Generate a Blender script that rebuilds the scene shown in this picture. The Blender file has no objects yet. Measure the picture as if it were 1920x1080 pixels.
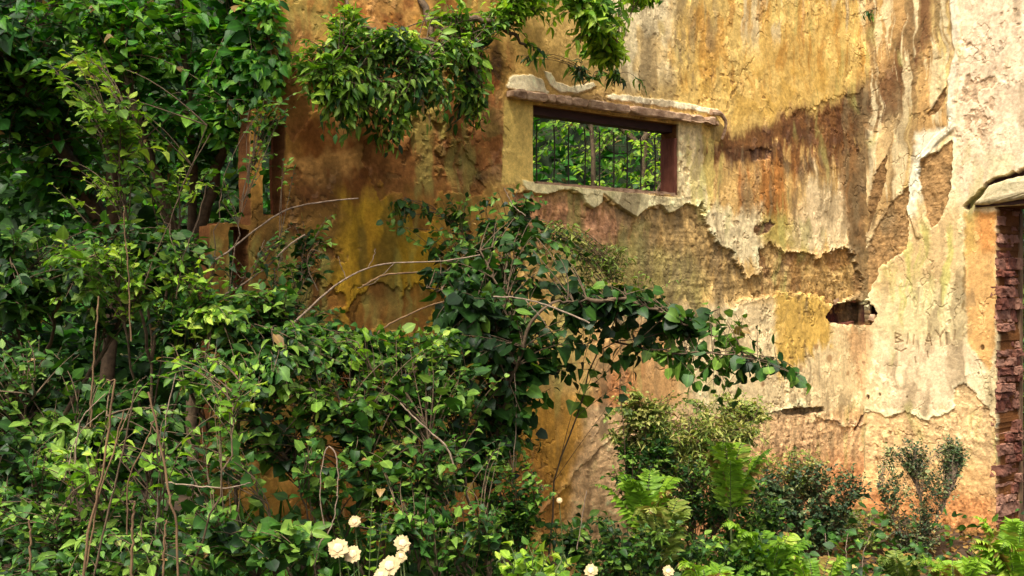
import bpy, math, random
import numpy as np

# ------------------------------------------------------------------ camera, sky, sun, exposure
scene = bpy.context.scene
C = scene.collection
cd = bpy.data.cameras.new("camera"); cam = bpy.data.objects.new("camera", cd); C.objects.link(cam)
cam.location = (0, 0, 1.6); cam.rotation_euler = (math.radians(90), 0, 0)
cd.sensor_width = 36; cd.lens = 36; cd.clip_end = 400; cd.clip_start = 0.05
scene.camera = cam

SUN_EL, SUN_AZ = math.radians(62), math.radians(200)      # azimuth clockwise from +Y
world = bpy.data.worlds.new("World"); scene.world = world; world.use_nodes = True
wn = world.node_tree
sky = wn.nodes.new("ShaderNodeTexSky"); sky.sky_type = 'NISHITA'; sky.sun_disc = False
sky.sun_elevation = SUN_EL; sky.sun_rotation = SUN_AZ; sky.dust_density = 7.0; sky.air_density = 0.45; sky.ozone_density = 0.3
wn.links.new(sky.outputs[0], wn.nodes["Background"].inputs[0])
wn.nodes["Background"].inputs[1].default_value = 0.12
sd = bpy.data.lights.new("sun", 'SUN'); sd.energy = 1.9; sd.angle = math.radians(6); sd.color = (1.0, 0.95, 0.87)
sun = bpy.data.objects.new("sun", sd); C.objects.link(sun)
sun.rotation_euler = (math.pi/2 - SUN_EL, 0, math.pi - SUN_AZ)
sun.location = (-3, -6, 12)
scene.view_settings.view_transform = 'Standard'; scene.view_settings.look = 'None'
scene.view_settings.exposure = 1.24; scene.view_settings.gamma = 1.0
scene.render.engine = 'CYCLES'
cy = scene.cycles
cy.max_bounces = 6; cy.diffuse_bounces = 3; cy.glossy_bounces = 2; cy.transmission_bounces = 3
cy.transparent_max_bounces = 4
cy.use_denoising = True
cy.use_fast_gi = False

random.seed(7); RNG = np.random.default_rng(11)
F = 1920.0
def P(u, v, d): return np.array([(u-960)/F*d, d, 1.6+(540-v)/F*d])

# ------------------------------------------------------------------ helpers
def srgb(r, g, b):
    c = np.array([r, g, b], float)/255
    return np.where(c <= .04045, c/12.92, ((c+.055)/1.055)**2.4)

_T = np.random.default_rng(3).random((256, 256))
def vn(x, y, seed=0):
    x = np.asarray(x, float)+seed*17.31; y = np.asarray(y, float)+seed*5.77
    xi = np.floor(x).astype(int); yi = np.floor(y).astype(int)
    fx = x-xi; fy = y-yi; fx = fx*fx*(3-2*fx); fy = fy*fy*(3-2*fy)
    a = _T[xi & 255, yi & 255]; b = _T[(xi+1) & 255, yi & 255]
    c = _T[xi & 255, (yi+1) & 255]; d = _T[(xi+1) & 255, (yi+1) & 255]
    return (a*(1-fx)+b*fx)*(1-fy)+(c*(1-fx)+d*fx)*fy
def fbm(x, y, o=4, seed=0):
    r = 0; a = .5; t = 0
    for i in range(o):
        r = r+a*vn(x*2**i, y*2**i, seed+i*3); t += a; a *= .55
    return r/t          # 0..1
def sstep(a, b, x):
    t = np.clip((x-a)/(b-a), 0, 1); return t*t*(3-2*t)
def lerp(a, b, t): return a+(b-a)*t

def tag(o, label=None, cat=None, group=None, kind=None):
    if label: o["label"] = label
    if cat: o["category"] = cat
    if group: o["group"] = group
    if kind: o["kind"] = kind
    return o
def empty(name, loc, label, cat, group=None):
    o = bpy.data.objects.new(name, None); C.objects.link(o); o.location = [float(q) for q in loc]
    o.empty_display_size = .1
    return tag(o, label, cat, group)

class Acc:
    def __init__(s): s.v = []; s.n = 0; s.loops = []; s.sizes = []; s.att = []; s.rib = {}
    def add(s, v, faces, att=None):
        """faces: list of tuples or int array (k,m)"""
        v = np.asarray(v, float)
        if isinstance(faces, np.ndarray):
            s.loops.append((faces+s.n).ravel()); s.sizes.append(np.full(len(faces), faces.shape[1]))
        else:
            for f in faces:
                s.loops.append(np.array(f)+s.n); s.sizes.append(np.array([len(f)]))
        s.v.append(v); s.n += len(v)
        if att is None: att = np.zeros(len(v))
        s.att.append(np.broadcast_to(np.asarray(att, float), (len(v),)).copy())
    def build(s, name, mat, parent=None, smooth=True, origin=None):
        V = np.concatenate(s.v); L = np.concatenate(s.loops); S = np.concatenate(s.sizes)
        off = np.zeros(3) if origin is None else np.asarray(origin, float)
        if parent is not None: off = np.array(world_loc(parent))
        me = raw_mesh(name, V-off, L, S, smooth)
        a = me.attributes.new("rnd", 'FLOAT', 'POINT'); a.data.foreach_set("value", np.concatenate(s.att))
        if s.rib:
            rb = np.zeros(len(V))
            for k_, r_ in s.rib.items(): rb[k_:k_+len(r_)] = r_
            ra = me.attributes.new("rib", 'FLOAT', 'POINT'); ra.data.foreach_set("value", rb.astype(np.float32))
        me.materials.append(mat)
        o = bpy.data.objects.new(name, me); C.objects.link(o)
        if parent is not None: o.parent = parent
        else: o.location = off
        return o
def world_loc(o):
    l = np.array(o.location)
    while o.parent: o = o.parent; l = l+np.array(o.location)
    return l
def raw_mesh(name, V, L, S, smooth=True):
    me = bpy.data.meshes.new(name)
    me.vertices.add(len(V)); me.vertices.foreach_set("co", np.ascontiguousarray(V, dtype=np.float32).ravel())
    me.loops.add(len(L)); me.loops.foreach_set("vertex_index", L.astype(np.int32))
    me.polygons.add(len(S)); st = np.zeros(len(S), np.int32); st[1:] = np.cumsum(S)[:-1]
    me.polygons.foreach_set("loop_start", st)
    me.polygons.foreach_set("use_smooth", np.full(len(S), smooth))
    me.update(calc_edges=True); me.validate()
    return me
def unit(a):
    a = np.asarray(a, float); return a/np.maximum(np.linalg.norm(a, axis=-1, keepdims=True), 1e-9)

def tube(acc, pts, r0, r1, n=6, att=0., rough=0.):
    pts = np.asarray(pts, float); k = len(pts)
    t = unit(np.gradient(pts, axis=0))
    ref = np.array([.31, .17, .93]) if abs(t[0][2]) < .9 else np.array([1., .2, .1])
    s1 = unit(np.cross(t, ref)); s2 = np.cross(t, s1)
    r = np.linspace(r0, r1, k)[:, None, None]
    if rough: r = r*(1+rough*(RNG.random((k, n, 1))-.5))
    a = np.linspace(0, 2*np.pi, n, endpoint=False)
    v = pts[:, None, :]+r*(np.cos(a)[None, :, None]*s1[:, None, :]+np.sin(a)[None, :, None]*s2[:, None, :])
    i = np.arange((k-1)*n).reshape(k-1, n); j = np.roll(i, -1, axis=1)
    f = np.stack([i, j, j+n, i+n], -1).reshape(-1, 4)
    acc.add(v.reshape(-1, 3), f, att)
    acc.add(v[-1], [tuple(range(n))], att); acc.add(v[0], [tuple(range(n))[::-1]], att)
def smooth_path(ctrl, n=16, jit=0.):
    c = np.asarray(ctrl, float)
    if len(c) == 2: c = np.array([c[0], (c[0]+c[1])/2, c[1]])
    c = np.vstack([2*c[0]-c[1], c, 2*c[-1]-c[-2]])
    out = []
    m = len(c)-3; per = max(2, n//m)
    for i in range(m):
        p0, p1, p2, p3 = c[i:i+4]
        for t in np.linspace(0, 1, per, endpoint=False):
            out.append(.5*((2*p1)+(-p0+p2)*t+(2*p0-5*p1+4*p2-p3)*t*t+(-p0+3*p1-3*p2+p3)*t**3))
    out.append(c[-2]); out = np.array(out)
    if jit: out[1:-1] += RNG.normal(0, jit, out[1:-1].shape)
    return out

# leaf templates: (verts, tris+quads)
def leaf_template(w, pet=0.0, cup=.10, droop=.22, base=.2, heart=0.):
    m = [(0, 0, 0), (0, .3, 0), (0, .64, 0), (0, 1, 0)]
    hw = [(w*.80, base, cup*.9), (w, .46, cup), (w*.56, .77, cup*.5)]
    V = list(m)
    for s in (-1, 1):
        for (x, y, z) in hw: V.append((s*x, y, z))
    if heart: V[4] = (-w*.85, base-heart, cup*.5); V[7] = (w*.85, base-heart, cup*.5)
    V = np.array(V, float); V[:, 2] -= droop*np.clip(V[:, 1], 0, 2)**2
    T = [(0, 1, 4), (0, 7, 1)]; Q = [(1, 2, 5, 4), (2, 3, 6, 5), (1, 7, 8, 2), (2, 8, 9, 3)]
    if pet:
        b = len(V); V[:, 1] += pet
        V = np.vstack([V, [(-.012, 0, 0), (.012, 0, 0), (.014, pet+.02, .0), (-.014, pet+.02, .0)]])
        Q.append((b, b+1, b+2, b+3))
    return V, np.array(T), np.array(Q)
LT = {
    'ovate': leaf_template(.31, pet=.12),
    'broad': leaf_template(.40, pet=.30, droop=.30, base=.12, heart=.10),
    'round': leaf_template(.46, pet=.25, cup=.14, droop=.2, base=.1, heart=.14),
    'spear': leaf_template(.21, pet=.06, droop=.35),
    'lance': leaf_template(.13, pet=.05, droop=.35),
    'small': leaf_template(.30, pet=0.05),
    'blade': leaf_template(.035, pet=0, droop=.5, cup=.02),
}
def leaves(acc, kind, pos, d, nrm, size, rnd, bend=.25):
    V, T, Q = LT[kind]
    pos = np.asarray(pos, float); N = len(pos)
    if N == 0: return
    d = unit(d); side = unit(np.cross(d, nrm)); nr = np.cross(side, d)
    size = np.broadcast_to(np.asarray(size, float), (N,))
    tw = RNG.normal(0, bend, (N, 1)); cu = RNG.normal(1, .9, (N, 1)); wi = RNG.uniform(.8, 1.15, (N, 1))
    x = V[None, :, 0]*wi; y = V[None, :, 1]+0*wi; z = V[None, :, 2]*cu+tw*V[None, :, 0]*V[None, :, 1]
    ydr = y-.12*y*y*np.abs(cu)
    W = pos[:, None, :]+size[:, None, None]*(x[..., None]*side[:, None, :]+ydr[..., None]*d[:, None, :]+z[..., None]*nr[:, None, :])
    m = len(V); o = (np.arange(N)*m)[:, None, None]
    base = acc.n
    rr = np.repeat(np.asarray(rnd, float), m)
    acc.rib[base] = np.tile(np.clip(1-np.abs(V[:, 0])/(np.abs(V[:, 0]).max()+1e-6), 0, 1), N)
    acc.add(W.reshape(-1, 3), (T[None]+o).reshape(-1, 3), rr)
    acc.loops.append((Q[None]+o).reshape(-1, 4).ravel()+base); acc.sizes.append(np.full(N*len(Q), 4))

# ------------------------------------------------------------------ materials
def newmat(name):
    m = bpy.data.materials.new(name); m.use_nodes = True
    nt = m.node_tree; b = nt.nodes["Principled BSDF"]
    return m, nt, b
def leaf_mat(name, stops, trans=.3, rough=.42, spec=.4):
    m, nt, b = newmat(name); N = nt.nodes; Lk = nt.links
    at = N.new("ShaderNodeAttribute"); at.attribute_name = "rnd"
    cr = N.new("ShaderNodeValToRGB"); e = cr.color_ramp.elements
    while len(e) < len(stops): e.new(.5)
    stops = [(p*.93, (c[0]*1.0, c[1]*1.10, c[2]*.72)) for p, c in stops]+[(.97, (.30, .19, .06))]
    while len(e) < len(stops): e.new(.5)
    for i, (p, c) in enumerate(stops): e[i].position = p; e[i].color = (*c, 1)
    Lk.new(at.outputs['Fac'], cr.inputs[0])
    tc = N.new("ShaderNodeTexCoord"); no = N.new("ShaderNodeTexNoise"); no.inputs['Scale'].default_value = 38; no.inputs['Detail'].default_value = 3
    Lk.new(tc.outputs['Object'], no.inputs['Vector'])
    mr = N.new("ShaderNodeMapRange"); mr.inputs['From Min'].default_value = .3; mr.inputs['From Max'].default_value = .7
    mr.inputs['To Min'].default_value = .72; mr.inputs['To Max'].default_value = 1.2
    Lk.new(no.outputs['Fac'], mr.inputs['Value'])
    mx = N.new("ShaderNodeVectorMath"); mx.operation = 'SCALE'
    Lk.new(cr.outputs[0], mx.inputs[0]); Lk.new(mr.outputs[0], mx.inputs['Scale'])
    rb = N.new("ShaderNodeAttribute"); rb.attribute_name = "rib"
    rp = N.new("ShaderNodeMath"); rp.operation = 'POWER'; rp.inputs[1].default_value = 9; Lk.new(rb.outputs['Fac'], rp.inputs[0])
    rm = N.new("ShaderNodeMath"); rm.operation = 'MULTIPLY_ADD'; rm.inputs[1].default_value = .55; rm.inputs[2].default_value = .82; Lk.new(rp.outputs[0], rm.inputs[0])
    mx0 = mx; mx = N.new("ShaderNodeVectorMath"); mx.operation = 'SCALE'; Lk.new(mx0.outputs[0], mx.inputs[0]); Lk.new(rm.outputs[0], mx.inputs['Scale'])
    Lk.new(mx.outputs[0], b.inputs['Base Color'])
    b.inputs['Roughness'].default_value = rough+.1
    b.inputs['Specular IOR Level'].default_value = spec-.1
    tr = N.new("ShaderNodeBsdfTranslucent")
    hs = N.new("ShaderNodeMix"); hs.data_type = 'RGBA'; hs.blend_type = 'MULTIPLY'; hs.inputs[0].default_value = 1
    hs.inputs[7].default_value = (1.3, 1.45, .5, 1)
    Lk.new(mx.outputs[0], hs.inputs[6]); Lk.new(hs.outputs[2], tr.inputs[0])
    ms = N.new("ShaderNodeMixShader"); ms.inputs[0].default_value = trans
    Lk.new(b.outputs[0], ms.inputs[1]); Lk.new(tr.outputs[0], ms.inputs[2])
    Lk.new(ms.outputs[0], N["Material Output"].inputs[0])
    return m
def solid_mat(name, c1, c2, scale=20, rough=.85, bump=.3, stretch=(1, 1, 1), detail=6, vary=None):
    m, nt, b = newmat(name); N = nt.nodes; Lk = nt.links
    tc = N.new("ShaderNodeTexCoord"); mp = N.new("ShaderNodeMapping"); mp.inputs['Scale'].default_value = stretch
    no = N.new("ShaderNodeTexNoise"); no.inputs['Scale'].default_value = scale; no.inputs['Detail'].default_value = detail; no.inputs['Roughness'].default_value = .65
    Lk.new(tc.outputs['Object'], mp.inputs[0]); Lk.new(mp.outputs[0], no.inputs['Vector'])
    cr = N.new("ShaderNodeValToRGB"); cr.color_ramp.elements[0].position = .32; cr.color_ramp.elements[1].position = .68
    cr.color_ramp.elements[0].color = (*c1, 1); cr.color_ramp.elements[1].color = (*c2, 1)
    Lk.new(no.outputs['Fac'], cr.inputs[0]); Lk.new(cr.outputs[0], b.inputs['Base Color'])
    if vary:
        at = N.new("ShaderNodeAttribute"); at.attribute_name = "rnd"; mx = N.new("ShaderNodeMix"); mx.data_type = 'RGBA'
        mx.inputs[7].default_value = (*vary, 1); Lk.new(cr.outputs[0], mx.inputs[6])
        pw = N.new("ShaderNodeMath"); pw.operation = 'MULTIPLY'; pw.inputs[1].default_value = .85; Lk.new(at.outputs['Fac'], pw.inputs[0])
        Lk.new(pw.outputs[0], mx.inputs[0]); Lk.new(mx.outputs[2], b.inputs['Base Color'])
    bp = N.new("ShaderNodeBump"); bp.inputs['Strength'].default_value = bump; bp.inputs['Distance'].default_value = .01
    Lk.new(no.outputs['Fac'], bp.inputs['Height']); Lk.new(bp.outputs[0], b.inputs['Normal'])
    b.inputs['Roughness'].default_value = rough; b.inputs['Specular IOR Level'].default_value = .25
    return m
M = {}
M['dark'] = leaf_mat('dark_leaf', [(0, (.008, .026, .008)), (.5, (.022, .068, .012)), (.85, (.050, .13, .018)), (1, (.14, .23, .04))], .22)
M['mid'] = leaf_mat('mid_leaf', [(0, (.010, .034, .010)), (.4, (.028, .088, .016)), (.75, (.065, .165, .026)), (1, (.22, .34, .07))], .3)
M['sat'] = leaf_mat('deep_green_leaf', [(0, (.008, .036, .008)), (.4, (.020, .095, .010)), (.75, (.050, .185, .018)), (1, (.18, .36, .04))], .3)
M['lime'] = leaf_mat('lime_leaf', [(0, (.05, .12, .015)), (.45, (.15, .28, .03)), (.8, (.27, .42, .045)), (1, (.42, .52, .09))], .35)
M['olive'] = leaf_mat('olive_leaf', [(0, (.05, .08, .02)), (.5, (.13, .18, .04)), (.85, (.24, .27, .07)), (1, (.40, .36, .14))], .25)
M['grey'] = leaf_mat('grey_green_leaf', [(0, (.02, .045, .025)), (.5, (.045, .085, .045)), (.85, (.10, .14, .07)), (1, (.24, .25, .14))], .15)
M['litter'] = leaf_mat('dry_leaf', [(0, (.05, .025, .015)), (.4, (.15, .07, .03)), (.75, (.33, .17, .07)), (1, (.5, .36, .2))], .1, .7, .2)
M['sun'] = leaf_mat('sunlit_leaf', [(0, (.05, .13, .015)), (.5, (.16, .30, .03)), (1, (.40, .52, .08))], .45)
M['twig'] = solid_mat('twig_bark', (.05, .035, .02), (.16, .11, .06), 30)
M['pale'] = solid_mat('pale_dry_bark', (.12, .085, .055), (.36, .27, .18), 50)
M['cane'] = solid_mat('tan_cane', (.07, .04, .022), (.27, .17, .08), 25, stretch=(1, 1, .3))
M['greenstem'] = solid_mat('green_stem', (.05, .08, .02), (.12, .15, .05), 30)
M['petal'] = solid_mat('cream_petal', (.34, .26, .11), (.48, .39, .20), 60, .7, .1)
M['heart'] = solid_mat('tan_flower_heart', (.62, .44, .22), (.78, .60, .36), 90, .8, .3)
M['iron'] = solid_mat('rusty_iron', (.012, .010, .010), (.05, .03, .02), 60, .7)
M['post'] = solid_mat('pale_door_post', (.08, .045, .025), (.26, .16, .08), 14, .85, .5, (1, 1, .3))
M['wood'] = solid_mat('weathered_red_wood', (.07, .02, .012), (.22, .08, .045), 14, .8, .4, (1, 1, .25))
M['dwood'] = solid_mat('dark_weathered_wood', (.02, .010, .012), (.06, .03, .025), 14, .85, .4, (.3, .3, 1))
M['ledge'] = solid_mat('worn_ledge_render', (.16, .085, .045), (.58, .40, .24), 16, .9, .7, (1, 1, 2.0))
M['brick'] = solid_mat('rough_red_brick', (.045, .012, .010), (.24, .085, .05), 17, .9, .9, vary=(.36, .20, .13))
M['chunk'] = solid_mat('lichen_plaster', (.34, .30, .15), (.66, .58, .36), 28, .9, .8)
M['soil'] = solid_mat('forest_soil', (.025, .018, .010), (.09, .055, .03), 4, .95, .8)
M['bank'] = solid_mat('dark_bank', (.006, .012, .004), (.02, .035, .01), 2.5, .95, .8)  # near-black green, the dark of the foliage gaps put into its colour

def wall_mat():
    m, nt, b = newmat('weathered_plaster'); N = nt.nodes; Lk = nt.links
    at = N.new("ShaderNodeAttribute"); at.attribute_name = "Col"
    ro = N.new("ShaderNodeAttribute"); ro.attribute_name = "bare"
    tc = N.new("ShaderNodeTexCoord")
    def noise(scale, det, st, rough=.6):
        mp = N.new("ShaderNodeMapping"); mp.inputs['Scale'].default_value = st
        no = N.new("ShaderNodeTexNoise"); no.inputs['Scale'].default_value = scale; no.inputs['Detail'].default_value = det; no.inputs['Roughness'].default_value = rough
        Lk.new(tc.outputs['Object'], mp.inputs[0]); Lk.new(mp.outputs[0], no.inputs['Vector']); return no.outputs['Fac']
    def mr(x, a, bb, c, d):
        n = N.new("ShaderNodeMapRange"); n.inputs['From Min'].default_value = a; n.inputs['From Max'].default_value = bb
        n.inputs['To Min'].default_value = c; n.inputs['To Max'].default_value = d; Lk.new(x, n.inputs['Value']); return n.outputs[0]
    def mul(a, c):
        n = N.new("ShaderNodeMath"); n.operation = 'MULTIPLY'; Lk.new(a, n.inputs[0]); Lk.new(c, n.inputs[1]); return n.outputs[0]
    n1 = noise(55, 6, (1, 1, 1), .7); n2 = noise(16, 5, (1, 1, .28)); n3 = noise(150, 3, (1, 1, 1))
    k = mul(mr(n1, .3, .7, .76, 1.20), mr(n2, .3, .7, .90, 1.08))
    k = mul(k, mr(n3, .35, .65, .92, 1.07))
    sc = N.new("ShaderNodeVectorMath"); sc.operation = 'SCALE'
    Lk.new(at.outputs['Color'], sc.inputs[0]); Lk.new(k, sc.inputs['Scale'])
    Lk.new(sc.outputs[0], b.inputs['Base Color'])
    bp = N.new("ShaderNodeBump"); bp.inputs['Distance'].default_value = .006
    st = mr(ro.outputs['Fac'], 0, 1, .5, 1.0); Lk.new(st, bp.inputs['Strength'])
    Lk.new(n1, bp.inputs['Height']); Lk.new(bp.outputs[0], b.inputs['Normal'])
    b.inputs['Roughness'].default_value = .93; b.inputs['Specular IOR Level'].default_value = .15
    return m
M['wall'] = wall_mat()

# ------------------------------------------------------------------ the ruin: two plastered walls meeting in a corner
COR = np.array([2.573, 7.477]); DA = np.array([-.793, -.609]); NA = np.array([.609, -.793])
DB = np.array([.609, -.793]); NB = np.array([-.793, -.609])
def s_at(u):      # distance along the window wall for an image column
    k = (u-960)/F; return (COR[0]-k*COR[1])/(-DA[0]+k*DA[1])
def t_at(u):
    k = (u-960)/F; return (k*COR[1]-COR[0])/(DB[0]-k*DB[1])
def wA(u, v, off=0.):
    s = s_at(u); p = COR+DA*s+NA*0; z = 1.6+(540-v)/F*p[1]; p = p+NA*off
    return np.array([p[0], p[1], z])
def wB(u, v, off=0.):
    s = t_at(u); p = COR+DB*s; z = 1.6+(540-v)/F*p[1]; p = p+NB*off
    return np.array([p[0], p[1], z])

def sd_poly(u, v, poly):
    poly = np.asarray(poly, float); n = len(poly)
    d = np.full(u.shape, 1e9); ins = np.zeros(u.shape, bool)
    for i in range(n):
        a = poly[i]; b = poly[(i+1) % n]; e = b-a
        wx = u-a[0]; wy = v-a[1]; t = np.clip((wx*e[0]+wy*e[1])/(e@e+1e-9), 0, 1)
        d = np.minimum(d, (wx-e[0]*t)**2+(wy-e[1]*t)**2)
        c = ((a[1] > v) != (b[1] > v)) & (u < (b[0]-a[0])*(v-a[1])/(b[1]-a[1]+1e-12)+a[0])
        ins ^= c
    return np.where(ins, np.sqrt(d), -np.sqrt(d))       # >0 inside
def sd_line(u, v, pts):
    d = np.full(u.shape, 1e9); pts = np.asarray(pts, float)
    for a, b in zip(pts[:-1], pts[1:]):
        e = b-a; wx = u-a[0]; wy = v-a[1]; t = np.clip((wx*e[0]+wy*e[1])/(e@e+1e-9), 0, 1)
        d = np.minimum(d, (wx-e[0]*t)**2+(wy-e[1]*t)**2)
    return np.sqrt(d)

def paint(u, v, h, z, side):
    """wear map of the plaster with some painted shade: colour, relief (m) and bareness. u,v = the place on the wall, h,z = metres"""
    n0 = fbm(h*2.2, z*2.2, 5, 1); n1 = fbm(h*7, z*7, 5, 2); n2 = fbm(h*22, z*22, 4, 4)
    hw = h+(fbm(h*3, z*3, 4, 220)-.5)*.16; stk = fbm(hw*13, z*2.0, 5, 6); stk2 = fbm(hw*34, z*5.5, 4, 8); hz = fbm(h*4, z*30, 3, 12)
    wx = (fbm(h*5, z*5, 4, 21)-.5)*2; wy = (fbm(h*5, z*5, 4, 33)-.5)*2
    fx = (fbm(h*28, z*28, 3, 41)-.5)*2; fy = (fbm(h*28, z*28, 3, 45)-.5)*2
    col = np.zeros(u.shape+(3,)); rel = np.zeros(u.shape); bare = np.zeros(u.shape)
    def blend(c, m, vary=None):
        nonlocal col
        c = np.asarray(c)
        if vary is not None: c = c*(1+vary)[..., None]
        col = lerp(col, c, m[..., None])
    def soft(poly, soft_px, warp=30, streak=0., fine=6):
        uu = u+wx*warp+fx*fine; vv = v+wy*warp+fy*fine+(stk-.5)*streak*2+(stk2-.5)*streak
        return sstep(-soft_px, soft_px, sd_poly(uu, vv, poly))
    def hard(poly, warp=9, fine=6, w=2.2, rim=0.):
        nonlocal col, rel
        q = sd_poly(u+wx*warp+fx*fine, v+wy*warp+fy*fine, poly); w = w*.5; m = sstep(-w, w, q)
        if rim:
            r_ = sstep(-11, -2, q)*(1-m)*sstep(.35, .55, n1)*rim
            col = lerp(col, np.minimum(col*1.22+.05, .85), r_[..., None]); rel = rel+.004*r_
        return m
    ochre = srgb(206, 162, 88); cream = srgb(226, 200, 150); beige = srgb(214, 182, 140); pink = srgb(222, 184, 150)
    rust = srgb(176, 112, 42); brown = srgb(146, 104, 56); dbrown = srgb(84, 52, 28); must = srgb(196, 152, 48)
    orange = srgb(196, 128, 58); moss = srgb(170, 156, 60); gold = srgb(208, 158, 66); white = srgb(232, 218, 188)
    blend(ochre, np.ones(u.shape), (n0-.5)*.5+(stk2-.5)*.25)
    if side == 'A':
        blend(srgb(186, 134, 58), soft([(380, -300), (930, -300), (930, 1200), (380, 1200)], 60, 50), (n1-.5)*.8+(stk-.5)*.5)
        blend(orange*1.0, soft([(560, -200), (770, -200), (780, 75), (640, 80), (560, 110)], 25, 20), (n1-.5)*.5)
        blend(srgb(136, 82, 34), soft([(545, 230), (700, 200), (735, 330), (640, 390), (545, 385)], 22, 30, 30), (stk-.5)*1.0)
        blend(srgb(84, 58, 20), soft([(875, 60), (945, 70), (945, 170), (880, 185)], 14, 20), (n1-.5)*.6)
        blend(srgb(190, 124, 60), soft([(690, 200), (800, 200), (880, 330), (720, 330)], 25, 30), (n1-.5)*.7)
        blend(srgb(150, 108, 62), soft([(860, 170), (950, 180), (950, 330), (900, 350), (850, 320)], 18, 16), (n2-.5)*1.3)
        blend(srgb(196, 150, 36), soft([(625, 360), (830, 370), (850, 600), (620, 600)], 28, 26, 40), (stk-.5)*1.5+(stk2-.5)*.8)
        blend(srgb(192, 142, 34), soft([(640, 400), (720, 390), (720, 560), (650, 590)], 16, 20, 50)*sstep(.42, .6, stk), None)
        blend(srgb(160, 92, 44), soft([(640, 670), (760, 670), (760, 800), (630, 790)], 20, 22), (n2-.5)*1.6)
        blend(srgb(194, 138, 48), soft([(990, 740), (1160, 760), (1150, 900), (1050, 990), (890, 990), (960, 860)], 28, 26, 15), (n1-.5)*1.1)
        blend(srgb(176, 116, 54), soft([(560, 800), (1000, 860), (1100, 1200), (560, 1300)], 40, 26), (n1-.5)*.8)
        blend(srgb(206, 150, 80), sstep(.5, .62, fbm(h*5.5, z*5.5, 4, 150))*soft([(500, -200), (930, -200), (930, 340), (500, 340)], 30, 30)*.75, (n2-.5)*.9)
        blend(srgb(112, 92, 40), sstep(.55, .66, fbm(h*6.5, z*3.2, 4, 155))*soft([(480, -200), (960, -200), (960, 900), (480, 900)], 30, 30)*.65, (n2-.5)*.9)
        blend(srgb(150, 84, 40), sstep(.56, .64, fbm(h*9, z*9, 4, 158))*soft([(560, -200), (960, -200), (960, 360), (560, 360)], 30, 30)*.6)
        col = col*(1-.20*sstep(960, 880, u+wx*30))[..., None]; blend(srgb(150, 116, 68), soft([(1560, 150), (1622, 150), (1622, 760), (1600, 700), (1590, 480)], 16, 12, 10)*.55, (stk-.5)*.6)  # plant shade and dirt darken the left; corner tone also put into colour
        pl = sstep(.55, .575, fbm(h*4.2+3, z*4.2, 5, 210))*sstep(960, 900, u)*sstep(700, 640, v)
        rel = rel-.012*pl; bare = np.clip(bare+pl, 0, 1); blend(srgb(138, 88, 44), pl*.75, (n2-.5)*1.1)
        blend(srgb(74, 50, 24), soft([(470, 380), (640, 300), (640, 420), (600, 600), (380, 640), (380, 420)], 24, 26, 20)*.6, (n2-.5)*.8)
        # upper right: bright ochre with drips
        blend(srgb(224, 182, 92), soft([(1190, -260), (1800, -260), (1760, 60), (1610, 180), (1480, 235), (1340, 280), (1170, 160)], 28, 26, 30), (n1-.5)*.45+(stk-.5)*.5)
        blend(cream*.98, soft([(1150, -100), (1260, -100), (1262, 150), (1180, 170), (1120, 60)], 22, 14), (n2-.5)*.3)
        blend(srgb(196, 150, 60), sstep(.5, .6, fbm(h*4.5, z*3.5, 4, 171))*soft([(1100, -300), (1700, -300), (1680, 170), (1300, 240), (1150, 150)], 40, 30)*.55, (stk2-.5)*.6)
        blend(cream*.95, sstep(.52, .66, stk)*soft([(1330, -200), (1700, -200), (1690, 70), (1350, 80)], 30, 22)*.75)
        blend(srgb(188, 128, 30), sstep(.5, .68, fbm(hw*20, z*3.4, 4, 51))*soft([(1250, -200), (1700, -200), (1640, 160), (1260, 170)], 36, 22)*.7)
        blend(srgb(196, 150, 52), sstep(.46, .62, n1)*soft([(1280, 110), (1600, 120), (1560, 215), (1330, 230)], 24, 22)*.7)
        # belt of dark damp stain below it
        blend(srgb(122, 78, 36), soft([(1310, 268), (1400, 235), (1475, 222), (1560, 190), (1640, 170), (1640, 330), (1590, 300), (1500, 330), (1400, 300), (1330, 300)], 15, 16, 34), (n1-.5)*1.1+(stk-.5)*.5)
        blend(dbrown, sstep(.46, .58, n1)*soft([(1480, 205), (1620, 176), (1635, 300), (1540, 290), (1480, 250)], 8, 14)*.9)
        blend(dbrown*.8, soft([(1350, 278), (1446, 272), (1450, 305), (1370, 300)], 7, 12, 6)*.8)
        blend(srgb(200, 156, 84), sstep(.56, .66, stk2)*sstep(.45, .6, n1)*soft([(1330, 230), (1630, 180), (1630, 330), (1340, 320)], 16, 18, 30)*.75)
        blend(srgb(92, 56, 30), sstep(.55, .62, fbm(h*11, z*9, 4, 161))*soft([(1330, 255), (1500, 225), (1640, 170), (1640, 320), (1480, 320), (1330, 310)], 12, 16)*.8)
        blend(rust*.93, soft([(1360, 305), (1500, 315), (1510, 400), (1470, 440), (1370, 385)], 20, 22, 50)*sstep(.3, .62, stk), (stk2-.5)*.9)
        blend(moss, soft([(1400, 405), (1500, 410), (1500, 470), (1440, 470)], 14, 16, 30)*.6, (n1-.5)*.5)
        blend(srgb(224, 196, 150), soft([(1505, 340), (1590, 330), (1612, 480), (1490, 475)], 22, 26, 60)*.85, (n2-.5)*.6+(stk2-.5)*.5)
        blend(srgb(140, 100, 56), soft([(1576, 290), (1622, 290), (1622, 470), (1598, 440), (1585, 400)], 9, 9), (stk-.5))
        blend(cream, soft([(1300, 380), (1420, 390), (1430, 500), (1340, 470), (1300, 430)], 14, 18, 30), (stk2-.5)*.4)
        # plaster bands beside the window
        blend(srgb(216, 180, 96), hard([(948, 188), (1000, 188), (1000, 348), (940, 345)], 3, 3, 3), (n2-.5)*.25)
        blend(srgb(226, 198, 142), hard([(1270, 225), (1312, 222), (1318, 270), (1330, 400), (1262, 380)], 5, 4, 5), (stk2-.5)*.5)
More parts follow.
